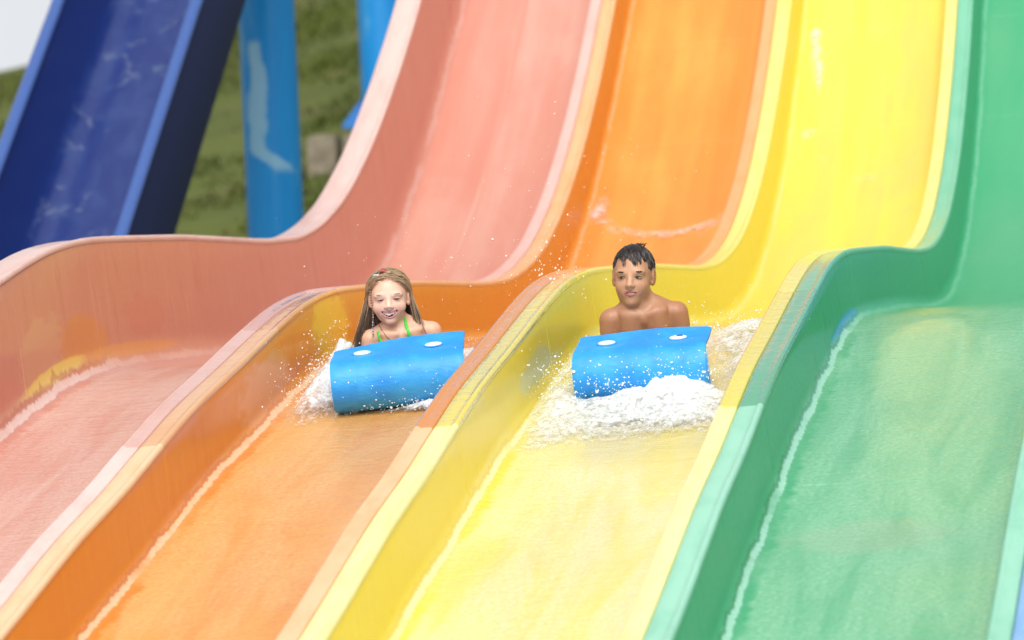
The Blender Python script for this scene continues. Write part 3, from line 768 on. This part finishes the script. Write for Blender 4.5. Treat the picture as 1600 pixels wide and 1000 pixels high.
    for sx in (-1, 1):
        E((sx * .035, .047, -.035), (ck, .027, .026), .02)              # cheek
        E((sx * .030, .067, .014), (.026, .011, .009), .016)            # brow
        E((sx * (.038 if girl else .044), .016, -.058), (.012, .028, .022), .018)            # jaw corner
        E((sx * .0315, .088, -.003), (.016, .011, .0085), .010, True)     # socket
        E((sx * .031, .0625, -.004), (.0165, .0145, .0125), .004)          # lids over the eyeball
        # ear: shell, hollow, lobe
        E((sx * .078, -.006, .000), (.0085, .019, .029), .006); E((sx * .087, .001, .003), (.006, .010, .015), .004, True); E((sx * .074, .002, -.024), (.007, .009, .010), .006)
    # nose
    for t in np.linspace(0, 1, 6):
        E((0, .072 + (.014 if girl else .017) * t ** 1.3, .006 - .036 * t), (.0075 + .0025 * t, .010, .008), .008)
    E((0, .0890 if girl else .0905, -.0310), (.0095 if girl else .0112, .0095, .0082), .006)
    for sx in (-1, 1):
        E((sx * .0115, .083, -.0335), (.0072, .0090, .0072), .005)
        E((sx * .0058, .0915, -.0410), (.0020, .0030, .0020), .0015, True); E((0, .080, -.0415), (.0075, .010, .006), .006)
    if girl:
        E((0, .058, -.060), (.034, .016, .018), .012)
        # open smile: curved slot with lips round it
        for t in np.linspace(-1, 1, 9):
            E((t * .029, .0735 - .012 * t * t, -.0555 + .0095 * t * t), (.006, .0075, .0034), .004)
            E((t * .027, .0745 - .012 * t * t, -.0730 + .0175 * t * t), (.006, .0075, .0042), .004)
        for t in np.linspace(-1, 1, 11):
            E((t * .027, .080 - .011 * t * t, -.0645 + .0135 * t * t), (.0058, .017, .0070 * (1 - .75 * t * t) + .001), .0025, True)
    else:
        E((0, .060, -.056), (.030, .016, .020), .012)
        for t in np.linspace(-1, 1, 9):
            E((t * .0205, .0765 - .009 * t * t, -.0535 - .001 * t * t), (.0055, .007, .0040), .003)
            E((t * .0180, .0765 - .009 * t * t, -.0650 + .006 * t * t), (.0055, .007, .0048), .003)
        for t in np.linspace(-1, 1, 9):
            E((t * .0165 + .002, .083 - .009 * t * t, -.0590 + .001 * t * t), (.0045, .010, .0026 * (1 - .6 * t * t)), .0015, True)
    V, F = B.mesh()
    # skin colour: lips, flush, inside of the mouth, nostrils, nipples are where they are on the skin
    q = (V - hc) @ Rm / hs_
    nearhead = np.linalg.norm(q, axis=1) < .16
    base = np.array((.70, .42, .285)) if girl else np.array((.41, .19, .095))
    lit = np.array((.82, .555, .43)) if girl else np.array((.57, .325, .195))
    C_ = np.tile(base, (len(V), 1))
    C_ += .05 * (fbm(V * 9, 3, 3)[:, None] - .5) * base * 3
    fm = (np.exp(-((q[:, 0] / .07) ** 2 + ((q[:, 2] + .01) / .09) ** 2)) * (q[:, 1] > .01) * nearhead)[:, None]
    C_ = C_ * (1 - fm) + lit * fm  # frontal light painted into the colour of the face
    for sx in (-1, 1):
        m_ = np.exp(-(((q[:, 0] - sx * .036) / .02) ** 2 + ((q[:, 2] + .037) / .018) ** 2)) * (q[:, 1] > .02) * nearhead
        C_ = C_ * (1 - (.35 * m_)[:, None]) + np.array((.62, .25, .19) if girl else (.45, .18, .10)) * (.35 * m_)[:, None]
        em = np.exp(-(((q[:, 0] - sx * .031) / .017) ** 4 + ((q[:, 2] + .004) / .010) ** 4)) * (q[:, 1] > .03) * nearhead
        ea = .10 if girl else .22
        C_ = C_ * (1 - (ea * em)[:, None]) + np.array((.45, .20, .15) if girl else (.22, .095, .055)) * (ea * em)[:, None]  # socket shading painted into the skin round the eyes
    lipc = np.array((.64, .31, .27)) if girl else np.array((.42, .145, .11))
    lx = q[:, 0] / (.036 if girl else .026); lz = (q[:, 2] - (-.0645 + .012 * np.minimum(lx, 1.3) ** 2 if girl else -.0595)) / (.0165 if girl else .0100)
    lm_ = (lx ** 2 + lz ** 2 < 1) & (q[:, 1] > .045) & nearhead
    C_[lm_] = lipc
    ins = (lx ** 2 + lz ** 2 < 1) & (q[:, 1] > .03) & (q[:, 1] < (.074 - .011 * lx ** 2 if girl else .0755 - .008 * lx ** 2)) & nearhead
    C_[ins] = (.13, .03, .03)
    for sx in (-1, 1):
        nm_ = (np.hypot((q[:, 0] - sx * .0058) / .0026, (q[:, 2] + .0345) / .0022) < 1) & (q[:, 1] > .08)
        C_[nm_] = C_[nm_] * .7
    root = thing('person', tuple(J(0, shv + .43, 0))); O = np.array(root.location)
    tag(root, label, 'person', 'children riding the slide')
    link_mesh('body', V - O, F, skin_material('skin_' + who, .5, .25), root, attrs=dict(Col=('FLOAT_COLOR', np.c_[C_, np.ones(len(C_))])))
    # eyes: narrowed, an almond of white with a dark iris, a lash line above and a fold
    dark = simple('lash', (.035, .02, .012), .6)
    for sx in (-1, 1):
        c0 = np.array((sx * .031, .0765, -.0045))
        op = .0021 if girl else .0032
        Vt, Ft = ellipsoid((0, 0, 0), (.0135, .0042, op), 20, 10); Vt[:, 1] -= 18 * Vt[:, 0] ** 2; Vt[:, 2] += (-9 if not girl else 8) * Vt[:, 0] ** 2
        e = link_mesh('eye', hc + (c0 + Vt) * hs_ @ Rm.T - O, Ft, EYEW, root)
        ix = (.0005 if girl else -.0018)
        Vt, Ft = ellipsoid((ix, .0016, 0), (.0066, .0036, op * 1.05), 18, 10)
        link_mesh('iris', hc + (c0 + Vt) * hs_ @ Rm.T - O, Ft, IRIS_B if girl else IRIS_D, e)
        tt = np.linspace(-1, 1, 9); pth = np.stack([c0[0] + tt * .0145, c0[1] + .0036 - .0038 * tt ** 2, c0[2] + op * (1.15 - 1.0 * tt ** 2) + (.0016 if girl else 0) * tt ** 2 + .0006], -1)
        Vt, Ft = tubes([hc + pth * hs_ @ Rm.T - O], [np.interp(tt, [-1, 0, 1], np.array([.0007, .0016 if girl else .0021, .0007])) * hsc], 6); link_mesh('eyelash', Vt, Ft, dark, e)
        # brow of short hairs
        nb2 = 120; t = rng.uniform(-1, 1, nb2)
        bz = .0135 + (.0035 if girl else .001) * (1 - t ** 2) - (0 if girl else .002 * sx * 0)
        bx = sx * (.031 + t * .0175); arch = bz + rng.normal(0, .0010 if not girl else .0008, nb2) - (.0025 * (t < -.5) if not girl else 0)
        P0_ = np.stack([bx, .0825 - .010 * t ** 2 - .004 * (t > .3) * t, arch], -1)
        P1_ = P0_ + np.stack([sx * np.full(nb2, .0065), np.full(nb2, -.0005), np.full(nb2, .0014)], -1)
        Vt, Ft = tubes(hc + np.stack([P0_, (P0_ + P1_) / 2 + np.array((0, .001, .0006)), P1_], 1) * hs_ @ Rm.T - O, np.tile(np.array([.0006, .0006, .0002]) * (1 if not girl else .45), (nb2, 1)), 4)
        link_mesh('eyebrow', Vt, Ft, simple('brow_hair', (.03, .018, .012) if not girl else (.52, .33, .23), .7), root)
    # teeth
    nt_ = 7 if girl else 4; tw = .0074 if girl else .0064
    for q_ in range(nt_):
        tx = (q_ - (nt_ - 1) / 2) * tw; rel = tx / .026
        th = .0060 if girl else .0022
        if girl and q_ == 4: th = .0030      # a gap in the milk teeth
        Vt, Ft = rough_block((tw * .97, .005, th * 2), 11 + q_, 0)
        Vt = Vt * 1.0 - .0; Vt += (tx + (.002 if not girl else 0), (.0735 if girl else .0745) - .011 * rel ** 2, (-.0605 + .011 * rel ** 2 if girl else -.0585))
        link_mesh('tooth', hc + Vt * hs_ @ Rm.T - O, Ft, TEETH, root)
    return dict(root=root, O=O, hc=hc, Rm=Rm, hs=hs_, hsc=hsc, J=J, sh=sh, shw=shw, shv=shv, k=k_, seat=seat)

def hair_material(name, a, b, rough=.35):
    n = NT(name); t = n.attr('tone', 'Fac')
    n.bsdf(Base_Color=n.mix(t, a, b), Roughness=rough, Coat_Weight=.5, Coat_Roughness=.2, Specular_IOR_Level=.6); return n.m

SK_C = np.array((0, -.014, .030)); SK_R = np.array((.074, .089, .075))
def on_skull(p, off):
    q = (p - SK_C) / SK_R; l = np.linalg.norm(q, axis=-1, keepdims=True); return SK_C + q / l * (SK_R + off)

girl = make_person(GIRLB, (608, 466), .330, .93, rotm(.20, -.14, .04), 'girl', .88, 'smiling girl with long wet hair and green bikini straps lying on a mat')
boy = make_person(BOYB, (990, 432), .320, 1.04, rotm(.02, -.10, -.05), 'boy', 1.0, 'dark haired shirtless boy lying on a mat, head turned aside')

def grow(roots, dirs, steps, step, off, fall_at, fall_dir, wob, stick=True):
    """locks that run over the skull and then fall free"""
    P = on_skull(roots, off); out = [P]; d_ = dirs / np.linalg.norm(dirs, axis=1, keepdims=True); n_ = len(P)
    free = np.zeros(n_, bool)
    for s in range(steps):
        nrm = (P - SK_C) / SK_R ** 2; nrm /= np.linalg.norm(nrm, axis=1, keepdims=True)
        t = d_ - (d_ * nrm).sum(1, keepdims=True) * nrm; t /= np.linalg.norm(t, axis=1, keepdims=True) + 1e-6
        free |= P[:, 2] < fall_at
        go = np.where(free[:, None], fall_dir, t); go = go + wob * rng.normal(0, 1, (n_, 3)); go /= np.linalg.norm(go, axis=1, keepdims=True)
        P2 = P + go * step[:, None]
        P = np.where(free[:, None], P2, on_skull(P2, off)) if stick else P2
        out.append(P)
    return np.stack(out, 1)

# girl's hair: from the hairline back and out to both sides, then hanging in wet ropes
N = 1250
az = rng.uniform(-1.25, 1.25, N); back = rng.uniform(0, 1, N) ** .8
rx = np.sin(az) * .07; 
rt = np.stack([rx, .066 - .10 * back - .03 * np.abs(az) ** 2 * .6, .075 + .03 * back - .028 * np.abs(az) ** 1.6], -1)
dirs = np.stack([np.where(rng.uniform(0, 1, N) < .5 + .5 * np.tanh(rx * 60), 1, -1) * rng.uniform(.5, 1.1, N), -rng.uniform(.25, .9, N), -rng.uniform(.2, .7, N)], -1)
sgn = np.sign(dirs[:, 0])
off = rng.uniform(.002, .019, (N, 1))
bk = rng.uniform(0, 1, N) < .30
rt[bk] = np.stack([rng.uniform(-.055, .055, bk.sum()), rng.uniform(-.09, -.02, bk.sum()), rng.uniform(.03, .10, bk.sum())], -1)
dirs[bk] = np.stack([rt[bk, 0] * 4, -.5 + 0 * rt[bk, 0], -np.ones(bk.sum())], -1)
lens = rng.uniform(.75, 1.15, N)
fall = np.stack([sgn * rng.uniform(.06, .30, N), rng.uniform(-.12, .16, N), -np.ones(N)], -1)
fall[:, 0] += np.where(sgn < 0, -.14, .0)
fall[bk] = np.stack([rt[bk, 0] * 7, rng.uniform(-.05, .25, bk.sum()), -np.ones(bk.sum())], -1)
pth = grow(rt, dirs, 24, np.where(sgn > 0, .0158, .0138) * lens, off, rng.uniform(-.01, .03, (N, 1))[:, 0], fall, .07)
# wet ropes: bundle strands towards a few guides as they fall
gd = rng.integers(0, N, 120)
for i in range(N):
    same = gd[sgn[gd] == sgn[i]]
    j = same[np.argmin(np.linalg.norm(pth[same, 14] - pth[i, 14], axis=1))]
    w_ = (np.linspace(0, 1, 25) ** 1.5 * .8)[:, None]
    pth[i] = pth[i] * (1 - w_) + (pth[j] + .004 * rng.normal(0, 1, 3)) * w_
rad = np.outer(rng.uniform(.0009, .0018, N), np.interp(np.linspace(0, 1, 25), [0, .1, .7, 1], [.7, 1, .9, .25]))
hw = girl['hc'] + pth * girl['hs'] @ girl['Rm'].T - girl['O']
Vt, Ft = tubes(hw, rad * girl['hsc'], 5)
tone = np.repeat(np.clip(np.linspace(.95, .05, 25)[None] ** 1.3 + rng.normal(0, .18, (N, 1)), 0, 1), 5, axis=1).reshape(N, 25 * 5).ravel()
tone = np.repeat(np.clip(np.interp(np.linspace(0, 1, 25), [0, .35, .65, 1], [1.0, .7, .28, .08])[None] + rng.normal(0, .16, (N, 1)), 0, 1)[:, :, None], 5, axis=2).ravel()
HG = hair_material('wet_blonde_hair', (.032, .016, .008), (.54, .38, .23))
link_mesh('hair', Vt, Ft, HG, girl['root'], attrs=dict(tone=('FLOAT', tone)))
# scalp under the locks
def scalp(who, mat, off, zfun, tone_v):
    Vt, Ft = ellipsoid(SK_C, SK_R + off, 48, 32)
    ok = zfun(Vt); keep = ok[Ft].all(1); Ft = Ft[keep]
    used_ = np.unique(Ft); mp = np.full(len(Vt), -1); mp[used_] = np.arange(len(used_))
    link_mesh('hair_scalp', who['hc'] + Vt[used_] * who['hs'] @ who['Rm'].T - who['O'], mp[Ft], mat, who['root'], attrs=dict(tone=('FLOAT', np.full(len(used_), tone_v))))
scalp(girl, HG, .002, lambda p: (p[:, 2] > .078 - .25 * np.maximum(0, -(p[:, 1] - .055))) | (p[:, 1] < -.03), .45)
# stray threads on the right of her neck
ps = []
for k in range(9):
    a0 = np.array((.062 + .01 * rng.normal(), -.02, .02)); t = np.linspace(0, 1, 16)[:, None]
    ps.append(a0 + t * np.array((.045 + .02 * rng.uniform(), .02, -.165 - .03 * rng.uniform())) + np.sin(t * 3.1) * np.array((.022 * rng.uniform(), .01, 0)))
for k in range(7):
    a0 = np.array((-.066 + .008 * rng.normal(), -.02, .01)); t = np.linspace(0, 1, 16)[:, None]
    ps.append(a0 + t * np.array((-.055 - .03 * rng.uniform(), .03, -.17 - .03 * rng.uniform())) + np.sin(t * 3.1) * np.array((-.012 * rng.uniform(), .01, 0)))
for p_ in girl['hc'] + np.array(ps) * girl['hs'] @ girl['Rm'].T - girl['O']:
    Vt, Ft = tubes([p_], np.full((1, 16), .0008), 4)
    link_mesh('hair_strand', Vt, Ft, HG, girl['root'], attrs=dict(tone=('FLOAT', np.full(len(Vt), .1))))
# clips and a thin wrapped braid of beads
HW = lambda p: girl['hc'] + np.atleast_2d(p) * girl['hs'] @ girl['Rm'].T - girl['O']
for cpos, cc, rr in (((-.012, .035, .110), (.62, .03, .06), (.011, .008, .006)), ((-.030, .035, .104), (.08, .06, .05), (.010, .007, .006)), ((-.045, .030, .096), (.45, .55, .52), (.011, .007, .006)), ((-.050, .038, .083), (.06, .30, .24), (.008, .006, .009)), ((-.036, .045, .096), (.55, .58, .60), (.010, .005, .004))):
    Vt, Ft = ellipsoid(cpos, rr, 14, 9); link_mesh('hair_clip', HW(Vt), Ft, simple('clip_plastic', cc, .3), girl['root'])
t = np.linspace(0, 1, 40); br = np.stack([-.068 - .004 * t - .003 * np.sin(t * 9), .034 + .014 * t, .055 - .20 * t], -1)
bc = [(.55, .42, .28), (.10, .06, .04), (.60, .60, .62), (.10, .06, .05), (.45, .10, .10), (.12, .25, .35)]
bm = [simple('bead', q, .4) for q in bc]
for k in range(0, 40, 1):
    Vt, Ft = ellipsoid(br[k], (.0032, .0032, .0026), 8, 6)
    link_mesh('braid_bead', HW(Vt), Ft, bm[k % 2 if k < 24 else [2, 3, 4, 5, 2, 3][k % 6]], girl['root'])
# green halter straps and the cups behind the mat
GREEN = simple('bikini_green', (.06, .60, .05), .5)
g_ = girl; Jg = lambda u, v, w: g_['J'](u, v, w) - g_['O']
def ribbon(pts, wdt, nrm):
    pts = np.array(pts); T = np.gradient(pts, axis=0); T /= np.linalg.norm(T, axis=1, keepdims=True); S = np.cross(T, nrm); S /= np.linalg.norm(S, axis=1, keepdims=True)
    nn = np.asarray(nrm) / np.linalg.norm(nrm); a = np.linspace(0, 2 * math.pi, 9)[:-1]
    V = pts[:, None] + S[:, None] * np.cos(a)[None, :, None] * wdt / 2 + nn * np.sin(a)[None, :, None] * .0016
    V = V.reshape(-1, 3); n_ = len(pts); i = np.arange(n_ * 8).reshape(n_, 8); j = np.roll(i, -1, 1)
    return V, np.stack([i[:-1], j[:-1], j[1:], i[1:]], -1).reshape(-1, 4)
body_g = [o for o in g_['root'].children if o.name.startswith('body')][0]
from mathutils.bvhtree import BVHTree
def bvh_of(o): return BVHTree.FromPolygons([v.co for v in o.data.vertices], [p.vertices for p in o.data.polygons])
bvg = bvh_of(body_g)
def lay(pts, off):
    out = []
    for p in pts:
        q, nn, _, _ = bvg.find_nearest(Vector(p)); out.append(np.array(q + nn * off))
    out = np.array(out)
    for _ in range(1): out[1:-1] = (out[:-2] + out[1:-1] * 2 + out[2:]) / 4
    return out
hcL = g_['hc'] - g_['O']
def on_chest(px, off):
    """points of her skin on these sight lines, jaw skipped"""
    out = []
    for a_, b_ in px:
        d = Vector(pix_ray(a_, b_)).normalized(); h = bvg.ray_cast(Vector(CAMP - g_['O']), d)
        if h[0] is not None and np.linalg.norm((np.array(h[0]) + g_['O'] - g_['hc'])) > .088: out.append(np.array(h[0] - d * off))
    out = np.array(out); t = np.linspace(0, len(out) - 1, 22)
    out = np.stack([np.interp(t, np.arange(len(out)), out[:, k]) for k in range(3)], -1)
    for _ in range(4): out[1:-1] = (out[:-2] + out[1:-1] * 2 + out[2:]) / 4
    return out
for px in ([(583, 497), (585, 503), (587, 509), (589, 515), (592, 523), (595, 532), (598, 545)], [(632, 496), (633, 501), (634, 507), (636, 513), (638, 519), (641, 528), (645, 540)]):
    Vt, Ft = ribbon(on_chest(px, .003), .012, (0, -1, .35)); link_mesh('halter_strap', Vt, Ft, GREEN, g_['root'])
for sx in (-1, 1):
    Vt, Ft = ellipsoid(Jg(sx * .052, g_['shv'] - .005, g_['shw'] - .115), (.046, .05, .040), 20, 12); link_mesh('bikini_cup', Vt, Ft, GREEN, g_['root'])
for who, mat, nm in ((girl, GREEN, 'bikini_bottom'), (boy, simple('trunks_navy', (.03, .05, .16), .7), 'swim_trunks')):
    ob = [o for o in who['root'].children if o.name.startswith('body')][0]; me = ob.data
    co_ = np.zeros(len(me.vertices) * 3, np.float32); me.vertices.foreach_get('co', co_); co_ = co_.reshape(-1, 3)
    no_ = np.zeros(len(me.vertices) * 3, np.float32); me.vertices.foreach_get('normal', no_); no_ = no_.reshape(-1, 3)
    yw = co_[:, 1] + who['O'][1]; y0 = who['J'](0, who['shv'] + .36, 0)[1]; y1 = who['J'](0, who['shv'] + (.52 if nm == 'bikini_bottom' else .68), 0)[1]
    sel = (yw > y0) & (yw < y1); fq = np.array([p.vertices[:] for p in me.polygons]); fk = fq[sel[fq].all(1)]
    us_ = np.unique(fk); mp = np.full(len(co_), -1); mp[us_] = np.arange(len(us_))
    link_mesh(nm, co_[us_] + no_[us_] * .005, mp[fk], mat, who['root'])
# thin cord necklace
pts = on_chest([(592, 508), (595, 513), (599, 519), (603, 525), (608, 530), (613, 535)], .002)
Vt, Ft = tubes([pts], np.full((1, 22), .0012), 5); link_mesh('necklace', Vt, Ft, simple('cord', (.10, .05, .03), .6), g_['root'])

# boy's short wet hair
HB = hair_material('wet_dark_hair', (.006, .004, .003), (.035, .022, .016), .3)
N = 2800
u_ = rng.uniform(0, 1, N); az = rng.uniform(0, 2 * math.pi, N)
zc = np.cos(u_ * 1.75)                       # from crown down to the hairline
rt = np.stack([np.sin(u_ * 1.75) * np.cos(az) * SK_R[0], np.sin(u_ * 1.75) * np.sin(az) * SK_R[1], zc * SK_R[2]], -1) + SK_C
front = rt[:, 1] > .035
ok = ~(front & (rt[:, 2] < .066)) & ~((rt[:, 1] > .0) & (rt[:, 2] < .036)) & ~((rt[:, 1] > -.03) & (rt[:, 2] < .024)); rt = rt[ok]; N = len(rt)
dirs = np.stack([rt[:, 0] * 9 + .25, .9 * np.ones(N), -.35 - 1.2 * (np.abs(rt[:, 0]) > .055)], -1)
dirs[rt[:, 1] < -.02] = np.stack([rt[:, 0] * 8, -.4 + 0 * rt[:, 0], -np.ones(N)], -1)[rt[:, 1] < -.02]
dirs[:, :2] += rng.normal(0, .25, (N, 2))
off = rng.uniform(.001, .008, (N, 1)); ln = rng.uniform(.0028, .0062, N)
ln = np.where((np.abs(rt[:, 0]) > .040) & (rt[:, 2] < .075), ln * .6, ln)
pth = grow(rt, dirs, 9, ln, off, -.2, np.array((0, 0, -1.)), .10)
wet = rng.integers(0, N, 190)
for i in range(N):
    j = wet[np.argmin(np.linalg.norm(pth[wet, 4] - pth[i, 4], axis=1))]; w_ = (np.linspace(0, 1, 10) ** 1.4 * .75)[:, None]
    pth[i] = pth[i] * (1 - w_) + (pth[j] + .0015 * rng.normal(0, 1, 3)) * w_
for k in range(26):                           # a few hairs standing up at the crown
    i = rng.integers(0, N); a0 = np.array((.022 + .018 * rng.normal(), -.02, .104)); t = np.linspace(0, 1, 10)[:, None]
    pth[i] = a0 + t * np.array((.006 * rng.normal() + .006, .006 * rng.normal(), .011 + .006 * rng.uniform())) + t ** 2 * np.array((.008, 0, -.003))
rad = np.outer(rng.uniform(.0008, .0016, N), np.interp(np.linspace(0, 1, 10), [0, .2, .7, 1], [.9, 1, .8, .2])); rad[:, :] *= 1.0
Vt, Ft = tubes(boy['hc'] + pth * boy['hs'] @ boy['Rm'].T - boy['O'], rad * boy['hsc'], 5)
link_mesh('hair', Vt, Ft, HB, boy['root'], attrs=dict(tone=('FLOAT', np.repeat(rng.uniform(0, 1, N), 50))))
scalp(boy, HB, .0025, lambda p: ((p[:, 2] > .070) | (p[:, 1] < .02)) & (p[:, 2] > .026 - .6 * np.maximum(0, -p[:, 1] - .02)), .1)

# ------------------------------------------------------------------ broken water
n = NT('white_water')
g = n.n('ShaderNodeNewGeometry').outputs['Position']
dn = n.attr('dens', 'Fac')
fz1 = n.noise(n.mul(g, (44, 26, 40)), 1, 4, .6, 1.2); fz2 = n.noise(n.mul(g, (22, 22, 22)), 1, 5, .65, .6)
cov = n.math('ADD', n.math('MULTIPLY', fz1, .55), n.math('MULTIPLY', fz2, .45))
al = n.ramp(n.math('ADD', dn, n.math('MULTIPLY', n.math('SUBTRACT', cov, .5), 1.9)), .24, 1.02)
b = n.bsdf(Base_Color=n.mix(fz1, (.70, .73, .74), (.84, .85, .84)), Roughness=.4, Alpha=al, Normal=n.bump(cov, .5, .02))
b.inputs['Subsurface Weight'].default_value = .8; b.inputs['Subsurface Radius'].default_value = (.03, .03, .03)
FOAM = n.m
DROP = simple('droplet_water', (.93, .95, .95), .08, Coat_Weight=1.0)

def foam(name, label, X0, xr, yr, humps, nseed, step=.0052):
    """a heaped sheet of foam over a lane's floor; humps = (x, y, rx, ry, height, density)"""
    xs = np.arange(xr[0], xr[1], step); ys = np.arange(yr[0], yr[1], step); X, Y = np.meshgrid(xs, ys)
    H = 0 * X; Dn = 0 * X
    for hx_, hy_, rx_, ry_, hh, dd in humps:
        gq = np.exp(-((X - hx_) / rx_) ** 2 - ((Y - hy_) / ry_) ** 2); H = H + hh * gq; Dn = 1 - (1 - Dn) * (1 - np.clip(dd * gq ** .6, 0, .97))
    P = np.stack([X, Y, 0 * X], -1)
    n1 = fbm(P * 16, 4, nseed); n2 = fbm(P * 55, 3, nseed + 9)
    Z = H * (.55 + .9 * n1) + .13 * np.minimum(H, .04) * (n2 - .3) * 2 + .003
    keep = Dn > .12
    q = grid_faces(len(ys), len(xs)); q = q[keep.ravel()[q].all(1)]
    us_ = np.unique(q); mp = np.full(X.size, -1); mp[us_] = np.arange(len(us_))
    V = np.stack([X0 + X, Y, zfloor(Y) + Z + .004], -1).reshape(-1, 3)[us_]
    o = link_mesh(name, V, mp[q], FOAM, None, attrs=dict(dens=('FLOAT', Dn.ravel()[us_])))
    tag(o, label, kind='stuff')
    return X, Y, Z, Dn

def spray(name, label, clouds, parent=None):
    Ps, Rs = [], []
    for c_, s_, cnt, r0, r1 in clouds:
        P = np.asarray(c_) + rng.normal(0, 1, (cnt, 3)) * np.asarray(s_); Ps.append(P); Rs.append(r0 * (r1 / r0) ** (rng.uniform(0, 1, cnt) ** 2.2))
    P = np.concatenate(Ps); R = np.concatenate(Rs); ok = P[:, 2] > zfloor(P[:, 1]) + .004; P, R = P[ok], R[ok]
    V, F = drops(P, R, 1 + .35 * rng.normal(0, 1, (len(P), 3)).clip(-1, 1.6)); o = link_mesh(name, V, F, DROP); tag(o, label, kind='stuff')

gb, bb = (-.405 + W), (.500)      # riders' x inside their lanes
humps_b = [(bb - .0, -1.43, .24, .07, .060, .84), (bb + .15, -1.40, .13, .05, .066, .80), (bb - .03, -1.58, .25, .12, .02, .75), (bb - .24, -1.66, .10, .14, .012, .45), (bb + .0, -1.76, .24, .09, .008, .42), (bb - .30, -1.85, .06, .15, .006, .35), (bb + .22, -1.58, .12, .12, .03, .8),
           (bb - .30, -1.28, .07, .22, .06, .62), (bb - .33, -.85, .06, .2, .04, .45), (bb + .30, -1.0, .06, .25, .035, .6), (bb + .22, -.55, .16, .30, .03, .62), (bb + .26, -.15, .14, .22, .03, .8), (bb - .2, -.5, .12, .25, .02, .5)]
foam('white_water', 'white foam heaped in front of the boy and trailing behind him', 0, (.09, .92), (-2.1, .25), humps_b, 21)
humps_g = [(gb - .30, -1.05, .10, .18, .10, .9), (gb - .32, -.80, .09, .18, .13, .9), (gb - .34, -.6, .08, .14, .06, .8), (gb - .36, -1.2, .05, .12, .03, .55), (gb + .20, -.45, .16, .16, .04, .85), (gb + .28, -.8, .06, .25, .035, .7), (gb + .12, -1.235, .14, .03, .028, .95), (gb + .22, -1.19, .08, .04, .04, .9), (gb - .12, -.4, .18, .16, .03, .8)]
foam('white_water', 'white foam spilling to both sides of the girl', -W, (.085, .93), (-1.6, .1), humps_g, 33)
S_ = lambda x, y, h: (x, y, float(zfloor(y)) + h)
spray('spray_droplets', 'white droplets thrown up round the boy and his mat', [
    (S_(bb, -1.43, .09), (.18, .045, .030), 200, .0012, .0042), (S_(bb - .1, -1.45, .11), (.1, .04, .03), 90, .0015, .005), (S_(bb + .16, -1.43, .12), (.08, .04, .035), 120, .0015, .005), (S_(bb, -1.43, .17), (.2, .05, .06), 110, .001, .0034),
    (S_(bb - .30, -1.23, .07), (.05, .16, .05), 500, .001, .004), (S_(bb + .3, -1.1, .05), (.05, .2, .03), 260, .001, .004), (S_(bb + .2, -.4, .05), (.15, .25, .03), 400, .0012, .004), (S_(bb + .15, -.8, .25), (.2, .3, .12), 45, .001, .003), (S_(bb - .05, -1.63, .02), (.25, .12, .015), 120, .0012, .004)])
spray('spray_droplets', 'white droplets flying round the girl and over the orange wall', [
    (S_(gb - W - .31, -1.0, .09), (.05, .15, .06), 520, .001, .0042), (S_(gb - W - .34, -.8, .11), (.06, .12, .07), 300, .001, .004), (S_(gb - W - .38, -1.1, .05), (.05, .15, .04), 350, .001, .003),
    (S_(gb - W + .20, -1.22, .06), (.05, .03, .03), 260, .0012, .005), (S_(gb - W + .12, -1.25, .03), (.13, .03, .015), 320, .0012, .004), (S_(gb - W + .42, -.35, .26), (.05, .10, .07), 110, .0012, .0048), (S_(gb - W + .40, -.3, .36), (.10, .15, .12), 60, .001, .0036),
    (S_(gb - W + .1, -.9, .38), (.25, .25, .16), 110, .001, .0036), (S_(gb - W + .2, -.45, .05), (.14, .12, .02), 250, .001, .004), (S_(gb - W + .28, 1.0, .55), (.15, .6, .22), 60, .0014, .0036), (S_(gb - W, -1.35, .16), (.2, .04, .06), 40, .001, .003)])
crest_o = [(.15, 4.99), (.21, 4.91), (.28, 4.84), (.36, 4.79), (.45, 4.75), (.53, 4.735), (.61, 4.735), (.68, 4.75), (.74, 4.775), (.80, 4.815), (.86, 4.87)]
foam('white_water', 'thin curl of foam running down the upper orange lane', -W, (.08, .93), (4.5, 5.3), [(x, y, .055, .04, .012, .36) for x, y in crest_o] + [(.17, 5.06, .04, .10, .01, .5)], 51, .008)
crest_y = [(.30, 5.34), (.36, 5.27), (.43, 5.19), (.50, 5.13), (.57, 5.125), (.64, 5.15), (.71, 5.2), (.78, 5.27), (.85, 5.34)]
foam('white_water', 'faint curl of foam and a white streak high on the yellow lane', 0, (.08, .93), (4.9, 6.5), [(x, y, .05, .035, .008, .24) for x, y in crest_y] + [(.185, 6.3, .03, .05, .012, .6), (.20, 6.18, .03, .07, .012, .62), (.225, 6.05, .025, .07, .012, .6), (.24, 5.92, .02, .06, .01, .5), (.21, 5.55, .04, .05, .01, .5)], 52, .008)
